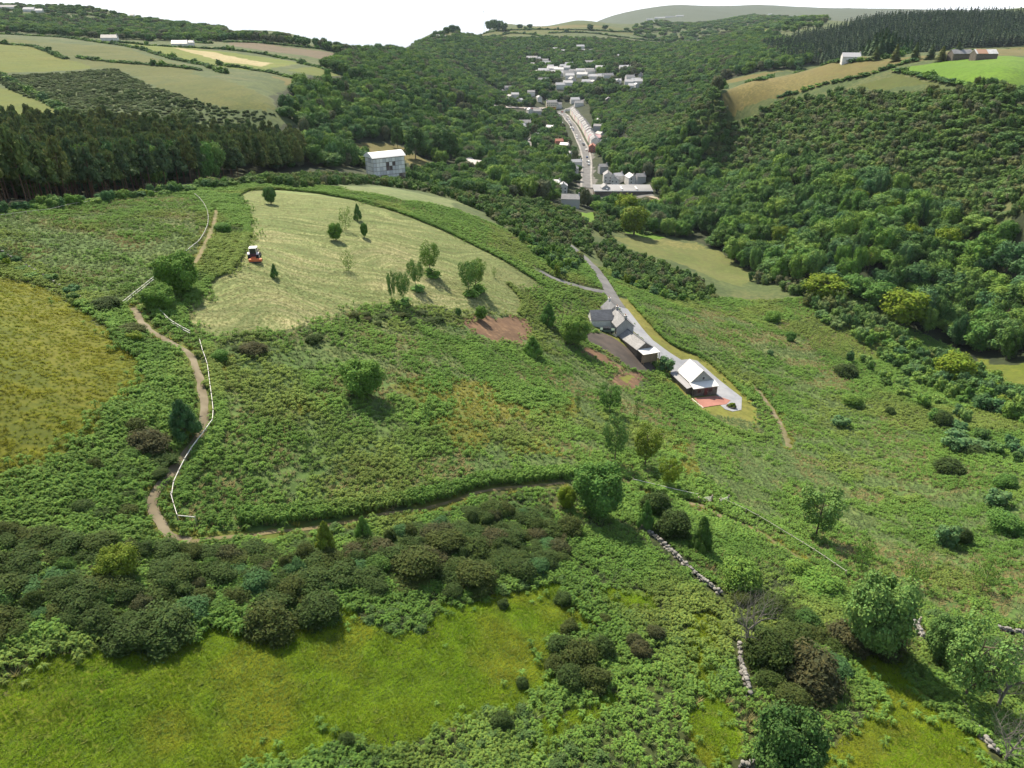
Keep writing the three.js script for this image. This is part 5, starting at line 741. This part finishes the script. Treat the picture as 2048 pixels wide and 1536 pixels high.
{
  const list = wood([
    { area: 'right_wood', gap: 7.6, h: [5.5, 14], w: [5.5, 14], label: 'rounded broadleaf tree in the wood across the valley from the farm', group: 'trees in the wood across the valley' },
    { area: 'valley_l', gap: 9, h: [6, 15], w: [6, 15], label: 'broadleaf tree in the valley wood around the scaffolded building', group: 'trees in the valley wood' },
    { area: 'town_wood', gap: 9, h: [7, 13], w: [7, 11], label: 'broadleaf tree on the bank between village street and scrub slope', group: 'trees behind the village street' },
    { area: 'spur', gap: 10, h: [9, 14], w: [9, 13], label: 'dark broadleaf tree on the wooded spur above the village', group: 'trees on the wooded spur' },
    { area: 'far_wood', gap: 11, h: [9, 15], w: [10, 15], label: 'broadleaf tree on the wooded hillside beyond the village', group: 'trees beyond the village' },
    { area: 'ridge_belt', gap: 11, h: [7, 12], w: [9, 14], label: 'dark tree in the belt along the skyline above the brown field', group: 'trees in the skyline belt' },
    { area: 'street_left', gap: 8, h: [5, 10], w: [6, 9], label: 'broadleaf tree on the bank beside the village street', group: 'trees on the street bank' },
    { area: 'street_right', gap: 8, h: [6, 12], w: [7, 10], label: 'broadleaf tree behind the terraced houses', group: 'trees behind the terraced houses' },
    { area: 'hotel_wood', gap: 9, h: [7, 12], w: [8, 12], label: 'broadleaf tree behind the tall cream hotel', group: 'trees behind the hotel' },
    { area: 'far_wood2', gap: 6.5, h: [5, 10], w: [8, 12], label: 'broadleaf tree on the steep headland slope above the village', group: 'trees on the headland slope' },
    { area: 'bung_trees', gap: 7, keep: 0.8, h: [4, 8], w: [5, 8], label: 'broadleaf tree below the long grey bungalow', group: 'trees below the bungalow' },
    { area: 'left_crest', gap: 13, keep: 0.6, h: [5, 9], w: [8, 13], label: 'hedgerow tree along the crest of the farmland hill', group: 'trees along the farmland crest' },
    { area: 'far_right', gap: 24, keep: 0.55, h: [7, 12], w: [12, 22], label: 'hedgerow tree on the farmland beyond the wooded valley', group: 'trees on the farmland beyond the valley' },
    { area: 'works_trees', gap: 8, keep: 0.85, h: [7, 13], w: [7, 11], label: 'broadleaf tree beside the works building in the valley bottom', group: 'trees by the works building' },
    { area: 'left_upper', gap: 11, keep: 0.72, h: [6, 11], w: [8, 14], label: 'hedgerow tree on the upper hillside farmland', group: 'trees on the upper farmland' },
  ]);
  const rest = []; let n = 0;
  for (const [[x, z], d] of list) { const h = rnd(...d.h), w = rnd(...d.w); if (n++ < 290) { const q = RN(); plant([x, z, h, w], q < 0.72 ? GEO.round : q < 0.84 ? GEO.flat : q < 0.93 ? GEO.open : GEO.cone, any(), d.label, { group: d.group }); } else rest.push([x, z, h, w]); }
  for (let v = 0; v < 3; v++) mass('woodland_mass', 'broadleaf woodland covering the far valley sides', GEO.round[v], WHITE, rest.filter((_, i) => i % 3 === v), tones(GREENS));
}
{
  const list = wood([
    { area: 'right_scrub', gap: 4.0, h: [2, 7], w: [3.4, 8], label: 'small scrub tree on the slope under the ochre hill field', group: 'scrub trees under the hill field' },
    { area: 'valley_scrub', gap: 3.3, keep: 0.85, h: [1.6, 4.4], w: [1.8, 4], label: 'scrub tree on the bank between mown field and valley', group: 'scrub trees below the mown field' },
    { area: 'edge_scrub', gap: 4.6, h: [2.5, 6], w: [3, 5.5], label: 'scrub tree along the lower edge of the farm meadow', group: 'scrub trees edging the meadow' },
    { area: 'edge_scrub2', gap: 5.5, keep: 0.6, h: [2, 4.5], w: [2.6, 4.6], label: 'bushy scrub tree scattered into the farm meadow', group: 'scrub trees in the meadow' },
    { area: 'hedge_left', gap: 2.8, keep: 0.55, h: [1, 2], w: [1.6, 3], label: 'low shrub on the bank above the rush pasture', group: 'shrubs above the rush pasture' },
    { area: 'ravine_edge', gap: 3.4, keep: 0.75, h: [1.6, 3.6], w: [2, 4.4], label: 'shrub along the field edge in front of the pine wood', group: 'shrubs in front of the pines' },
  ]);
  const rest = []; let n = 0;
  for (const [[x, z], d] of list) { const h = rnd(...d.h), w = rnd(...d.w); if (n++ < 295) plant([x, z, h, w], GEO.young, any(), d.label, { group: d.group, name: 'scrub_tree', wood: WOODY.thin }); else rest.push([x, z, h, w]); }
  for (let v = 0; v < 3; v++) mass('scrub_mass', 'mixed green scrub covering the valley slope', GEO.young[v + 1], WHITE, rest.filter((_, i) => i % 3 === v), tones(SCRUBS));
}
{
  const list = wood([{ area: 'pine', gap: 5.6, h: [13, 20], w: [6, 8.5] }]), rest = []; let n = 0;
  for (const [[x, z], d] of list) { const h = rnd(...d.h), w = rnd(...d.w); if (n++ < 290) { RN() < 0.86 ? plant([x, z, h, w], GEO.pine, LEAF.pine, 'tall olive-brown pine in the wood below the hill fields', { group: 'pines in the wood', name: 'pine_tree', wood: WOODY.pine, bark: PINEBARK }) : plant([x, z, h * 0.85, w * 1.2], GEO.round, any(), 'green broadleaf tree growing among the pines', { group: 'broadleaf trees among the pines' }); } else rest.push([x, z, h, w]); }
  if (rest.length) mass('pine_wood_mass', 'rear of the olive-brown pine wood', GEO.pine[0], WHITE, rest, tones([[0.112, 0.158, 0.046], [0.092, 0.142, 0.048], [0.140, 0.168, 0.050]]));
}
{
  const list = wood([{ area: 'plantation', gap: 7 }]), items = list.map(([[x, z]]) => [x, z, rnd(11, 21), rnd(7.5, 11)]);
  items.slice(0, 120).forEach((p) => plant(p, GEO.spruce, LEAF.spruce, 'dark spruce at the front of the hilltop plantation', { group: 'front spruces of the plantation', name: 'spruce_tree', wood: WOODY.cone }));
  const rest = items.slice(120); for (let v = 0; v < 2; v++) mass('plantation_mass', 'dark spruce plantation covering the hill ridge', GEO.spruceLow[v], WHITE, rest.filter((_, i) => i % 2 === v), tones([[0.052, 0.092, 0.050], [0.062, 0.104, 0.048], [0.046, 0.082, 0.050]]));
}
{
  const list = wood([
    { area: 'gorse_band', gap: 1.75, h: [0.9, 2.6], w: [1.6, 4.4], label: 'gorse bush in the dark thicket above the pasture', group: 'gorse thicket above the pasture' },
    { area: 'corner_thicket', gap: 2.5, keep: 0.6, h: [1.2, 3], w: [2, 4.2], label: 'gorse bush in the tangled thicket by the dead grey tree', group: 'thicket by the dead tree' },
    { area: 'corner_thicket2', gap: 2.7, keep: 0.55, h: [1.2, 3], w: [2, 4.4], label: 'gorse bush tangled along the broken stone wall', group: 'thicket along the broken wall' },
    { area: 'gorse_left', gap: 2.8, keep: 0.55, h: [1.0, 2.0], w: [2.0, 3.6], label: 'gorse bush in the bracken beside the rush pasture', group: 'gorse beside the rush pasture' },
    { area: 'hedge_mid', gap: 2.6, keep: 0.6, h: [0.8, 1.8], w: [1.8, 3.4], label: 'gorse and bramble bush on the bank below the mown field', group: 'bushes below the mown field' },
  ]);
  const rest = []; let n = 0;
  for (const [[x, z], d] of list) { const h = rnd(...d.h), w = rnd(...d.w); if (n++ < 297) bush([x, z, h, w], z > -190 ? GEO.gorse : GEO.gorseLow, RN() < 0.07 ? LEAF.gorseBrown : RN() < 0.15 ? LEAF.dark : LEAF.gorse, d.label, { group: d.group }); else rest.push([x, z, h, w]); }
  if (rest.length) mass('gorse_mass', 'dark gorse scrub on the banks', GEO.gorse[2], WHITE, rest, tones([[0.075, 0.118, 0.034], [0.085, 0.135, 0.040], [0.06, 0.09, 0.030]]));
}
mass('hillside_scrub', 'mixed gorse and bracken scrub on the slope above the pine wood', GEO.young[1], WHITE, scatter('gorse_hill', 3.6, 4242, 0.9).filter(seen).map(([x, z]) => { const n = fbm(x / 22, z / 22, 3); return [x, z, rnd(0.8, 1.6) + 2.2 * smooth(0.5, 0.7, n) * RN(), rnd(2.4, 4.6)]; }), tones([[0.09, 0.145, 0.045], [0.11, 0.17, 0.055], [0.07, 0.105, 0.036], [0.10, 0.16, 0.06], [0.125, 0.18, 0.06]]));
HEDGES.forEach((p, k) => {
  const D = Math.hypot(p[0], p[1]), o = new THREE.Group(), s = D > 1500 ? 9 : 5.5;
  for (const [x, z] of along(p, s)) { const q = part(o, 'shrub', pick(GEO.shrub), RN() < 0.7 ? pick(LEAF.dark) : pick(LEAF.mid)), big = RN() < 0.12 ? 1.9 : 1; q.position.set(x + rnd(-0.8, 0.8), Y(x, z) - 0.2, z + rnd(-0.8, 0.8)); q.scale.set(s * rnd(1, 1.5), rnd(2, 3.6) * big * (D > 1500 ? 1.6 : 1), s * rnd(0.8, 1.2)); q.rotation.y = RN() * 6.28; }
  top(o, 'hedgerow', p[0] > 150 ? 'dark hedgerow bounding the ochre and green fields on the hill by the sheds' : p[1] < -1500 ? 'hedgerow between fields on the far hilltop' : 'dark hedgerow between the fields on the hillside above the pine wood', 'hedge', p[0] > 150 ? 'hedgerows by the hill sheds' : p[1] < -1500 ? 'hedgerows on the far hilltop' : 'hedgerows on the hillside above the pine wood');
});

// ------------------------------------------------------------------ ground cover nobody could count
function frondClump(seed, n = 10) {   // stalks rise, then the blades spread out almost level
  const r = rng(seed), s = new Soup();
  for (let k = 0; k < n; k++) {
    const a = (k + r() * 0.9) / n * 6.283, R = 0.38 + 0.3 * r(), H = 0.6 + 0.36 * r(), c = Math.cos(a), e = Math.sin(a), T = tint(r, 0.3), dip = 0.1 + 0.22 * r(), at = (t) => [c * R * (0.12 + 0.88 * t), H * (0.78 + 0.26 * Math.sin(2.2 * t + 0.3)) - dip * t * t, e * R * (0.12 + 0.88 * t)];
    s.tri([0, 0, 0], [c * 0.1 - e * 0.03, H * 0.8, e * 0.1 + c * 0.03], [c * 0.1 + e * 0.03, H * 0.8, e * 0.1 - c * 0.03], T);
    for (let i = 0; i < 4; i++) { const t = 0.1 + i * 0.24, A = at(t - 0.06), B = at(t + 0.2), m = at(t + 0.1), w = 0.19 * (1.05 - t * 0.85) * (0.8 + 0.4 * r()); for (const q of [-1, 1]) s.tri(A, B, [m[0] - e * w * q, m[1] - 0.035, m[2] + c * w * q], T); }
  }
  return s.geo();
}
function tuft(seed, n, h, spread, w) { const r = rng(seed), s = new Soup(); for (let k = 0; k < n; k++) { const a = r() * 6.283, b = r() * 6.283, l = h * (0.6 + 0.6 * r()), q = spread * r(), o = spread * (0.6 + 0.9 * r()), c = Math.cos(a), e = Math.sin(a), T = tint(r, 0.25), B = [Math.cos(b) * q * 0.6, 0, Math.sin(b) * q * 0.6]; s.tri([B[0] - e * w, 0, B[2] + c * w], [B[0] + e * w, 0, B[2] - c * w], [B[0] + c * o, l, B[2] + e * o], T); } return s.geo(); }
const cellHash = (i, j) => { let h = Math.imul(i, 374761393) ^ Math.imul(j, 668265263); h = Math.imul(h ^ (h >>> 13), 1274126177); return ((h ^ (h >>> 16)) >>> 0) / 4294967296; };
const PATHCELL = new Set(); for (const k of ['footpath', 'upper_track', 'footpath2', 'gate_path', 'field_track', 'lane', 'side_lane']) for (const [x, z] of along(PATHS[k], 0.4)) { const w = k.includes('lane') ? 2.2 : k === 'footpath' ? 0.6 : 0.4; for (let a = -w; a <= w; a += 0.4) for (let b = -w; b <= w; b += 0.4) PATHCELL.add(Math.round((x + a) / 0.5) * 100000 + Math.round((z + b) / 0.5)); }
for (const p of WALLS.slice(0, 6)) for (const [x, z] of along(p, 0.4)) for (const a of [-0.5, 0, 0.5]) for (const b of [-0.5, 0, 0.5, 1]) noise(x / 2.5, z / 2.5) > 0.42 && PATHCELL.add(Math.round((x + a) / 0.5) * 100000 + Math.round((z + b) / 0.5));
const paved = (x, z) => PATHCELL.has(Math.round(x / 0.5) * 100000 + Math.round(z / 0.5)) || (z < -155 && z > -206 && x > 20 && x < 62 && (inside(POLYS.driveway, x, z) || inside(POLYS.patio, x, z) || inside(POLYS.tarmac, x, z) || Math.hypot(x - 49, z + 175) < 6.5 || Math.hypot(x - 30, z + 199) < 7 || Math.hypot(x - 34.6, z + 186.4) < 5));
function carpet(step, x0, x1, z0, z1, fn) { const out = []; for (let z = z0, j = 0; z < z1; z += step, j++) for (let x = x0, i = 0; x < x1; x += step, i++) { const X = x + (cellHash(i, j) - 0.5) * step, Z = z + (cellHash(j + 9999, i) - 0.5) * step; if (Math.abs(X) > -Z * 0.84 + 20) continue; const q = fn(X, Z, cellHash(i + 777, j + 333)); if (q && !paved(X, Z)) out.push(q); } return out; }
{
  const B = ID.bracken, MD = ID.meadow, DB = ID.dryb, RG = ID.rough;
  const items = carpet(0.44, -150, 200, -285, -26, (x, z, r) => {
    const j3 = cellHash(Math.floor(x * 91), Math.floor(z * 87)), j = cellHash(Math.floor(x * 37), Math.floor(z * 41)) - 0.5, j2 = cellHash(Math.floor(z * 53), Math.floor(x * 29)) - 0.5, c = cover(x + 5 * j * j2 * 3, z + 9 * j * Math.abs(j2)), n = fbm(x / 7, z / 7, 3), big = fbm(x / 24 + 5, z / 24, 2), small = fbm(x / 2.2, z / 2.2, 2);
    const p = c === B ? 0.3 + 0.75 * smooth(0.3, 0.5, 0.5 * n + 0.3 * big + 0.2 * small) : c === MD ? smooth(0.38, 0.62, 0.4 * n + 0.3 * big + 0.3 * small) * (x < 34 && z > -160 && x > -60 ? 0.85 : 0.62) : c === DB ? 0.5 * smooth(0.35, 0.6, n) + 0.08 : c === RG ? 0.4 : 0;
    if (r < p * (c === MD && x < -20 ? 0.75 : 1)) { const s = (c === MD ? 0.44 : 0.5 + 0.12 * smooth(0.4, 0.6, big)) * (0.6 + 0.5 * n + 0.5 * small) * (0.85 + 0.4 * j3); return [x, z, s * (0.8 + 0.5 * j3 + 0.5 * n), s * 1.35, undefined, -0.06]; }
  });
  const tall = (p, off, w, h) => { for (const [x, z, tx, tz] of along(p, 0.32)) for (let k = 0; k < w; k++) { const e = off + (k - (w - 1) / 2) * 0.45 + rnd(-0.25, 0.25), X = x - tz * e, Z = z + tx * e; if (X * X + Z * Z < 80000 && !paved(X, Z)) items.push([X, Z, h * rnd(0.75, 1.15), rnd(0.8, 1.15), undefined, -0.06]); } };
  tall(FENCES.f6, 0.3, 5, 1.7); tall(FENCES.f8, -0.9, 3, 1.1); tall(FENCES.f4, -1.0, 3, 1.0); tall(FENCES.f7, 0.6, 3, 1.1); tall(EDGES.mown_top, 0.6, 4, 1.25); tall(EDGES.mown_low, 0.5, 4, 1.1); tall(EDGES.mown_side, 0.5, 3, 1.1); tall(EDGES.lawn, 0.4, 3, 1.3); tall(EDGES.lawn_low, 0.4, 3, 1.3);
  mass('bracken', 'green bracken covering the fields and banks', frondClump(3), WHITE, items, (x, z, i) => { const a = fbm(x / 12, z / 12, 3), q = fbm(x / 21 + 90, z / 21, 3), y = smooth(0.5, 0.66, q), u = smooth(0.5, 0.36, a), k = (0.72 + 0.56 * noise(x / 1.1, z / 1.1)) * (0.92 + 0.2 * smooth(60, 130, -z)); return [(0.150 - 0.034 * u + 0.045 * y) * k, (0.275 - 0.045 * u) * k, (0.048 - 0.010 * u + 0.008 * y) * k]; });
  const low = carpet(1.3, -150, 200, -285, -26, (x, z, r) => { const c = cover(x, z), n = fbm(x / 13 + 44, z / 13 + 8, 3); return c === B && r < 0.5 * smooth(0.5, 0.66, n) ? [x, z, 0.45 + 0.7 * r + 0.5 * n, 1.1 + 1.6 * r, undefined, -0.08] : 0; });
  mass('bramble', 'low dark bramble mounds among the bracken', GEO.gorseLow[2], WHITE, low, (x, z) => { const k = 0.75 + 0.5 * noise(x / 2.3, z / 2.3); return [0.075 * k, 0.135 * k, 0.036 * k]; });
}
{
  const items = carpet(0.26, -60, 90, -110, -26, (x, z, r) => { const c = cover(x, z); return c === ID.grass ? [x, z, 0.7 + 0.9 * fbm(x / 1.6, z / 1.6, 2), 0.8 + 0.5 * r, undefined, -0.02] : 0; });
  mass('grass', 'long lime green grass of the pasture', tuft(4, 12, 0.17, 0.2, 0.03), WHITE, items, (x, z) => { const a = fbm(x / 5, z / 5, 3), b = noise(x / 0.9, z / 0.9), k = 0.75 + 0.5 * b, d = smooth(0.5, 0.7, fbm(x / 8 + 30, z / 8, 3)); return [(0.122 + 0.05 * a + 0.05 * d) * k, (0.236 + 0.02 * a) * k, (0.007 + 0.008 * d) * k]; });
  const rush = carpet(0.46, -150, 5, -165, -60, (x, z, r) => { if (cover(x, z) !== ID.rushes) return 0; const n = noise(x / 1.4, z / 0.8); return r < 0.35 + 0.6 * n ? [x, z, 0.4 + 0.6 * n * r, 0.7 + 0.6 * n, undefined, -0.03] : 0; });
  mass('rushes', 'ochre rush tussocks of the pasture', tuft(5, 26, 0.34, 0.36, 0.035), WHITE, rush, (x, z) => { const a = noise(x / 1.4, z / 0.8), b = fbm(x / 14, z / 14, 3), k = 0.8 + 0.4 * noise(x / 0.8, z / 0.8); return [(0.136 + 0.06 * a + 0.06 * (b - 0.5)) * k, (0.184 + 0.03 * a) * k, 0.009 * k]; });
  const tufts = carpet(0.7, -150, 200, -285, -26, (x, z, r) => { const c = cover(x, z); return (c === ID.grass ? r < 0.1 : c === ID.meadow || c === ID.dryb || c === ID.rough || c === ID.dry ? r < 0.7 : c === ID.bracken && r < 0.16 + 0.4 * smooth(0.45, 0.65, fbm(x / 10 + 20, z / 10, 3))) ? [x, z, c === ID.bracken ? 1.9 + 2 * r : 0.9 + 0.9 * r, 1.2 + r, undefined, -0.02] : 0; });
  mass('rough_grass', 'pale rough grass between the bracken', tuft(6, 14, 0.34, 0.3, 0.045), WHITE, tufts, (x, z) => { const cl = cover(x, z); if (cl === ID.grass) return [0.15, 0.2, 0.03]; if (cl === ID.dryb) { const k = 0.75 + 0.5 * noise(x / 1.1, z / 1.1); return [0.21 * k, 0.215 * k, 0.035 * k]; } const a = fbm(x / 9 + 7, z / 9, 3), k = 0.8 + 0.4 * noise(x / 1.1, z / 1.1); return [(0.145 + 0.10 * smooth(0.42, 0.7, a)) * k, (0.195 + 0.04 * a) * k, (0.060 + 0.05 * a) * k]; });
  const hay = carpet(0.55, -110, 40, -250, -115, (x, z, r) => cover(x, z) === ID.mown ? [x, z, 0.5 + 0.5 * r, 1 + r, undefined, -0.02] : 0);
  mass('cut_grass', 'short cut hay stubble of the mown field', tuft(7, 12, 0.1, 0.34, 0.03), WHITE, hay, (x, z) => { const t = x * 0.35 + z * 0.94, l = x * 0.94 - z * 0.35, a = noise(t / 1.2, l / 9), k = 0.85 + 0.35 * noise(x / 0.8, z / 0.8); return [(0.135 + 0.10 * a) * k, (0.185 + 0.06 * a) * k, (0.06 + 0.05 * a) * k]; });
}
scene.traverse((o) => { if (o.isMesh) { o.castShadow = true; o.receiveShadow = true; } });
renderer.render(scene, camera);
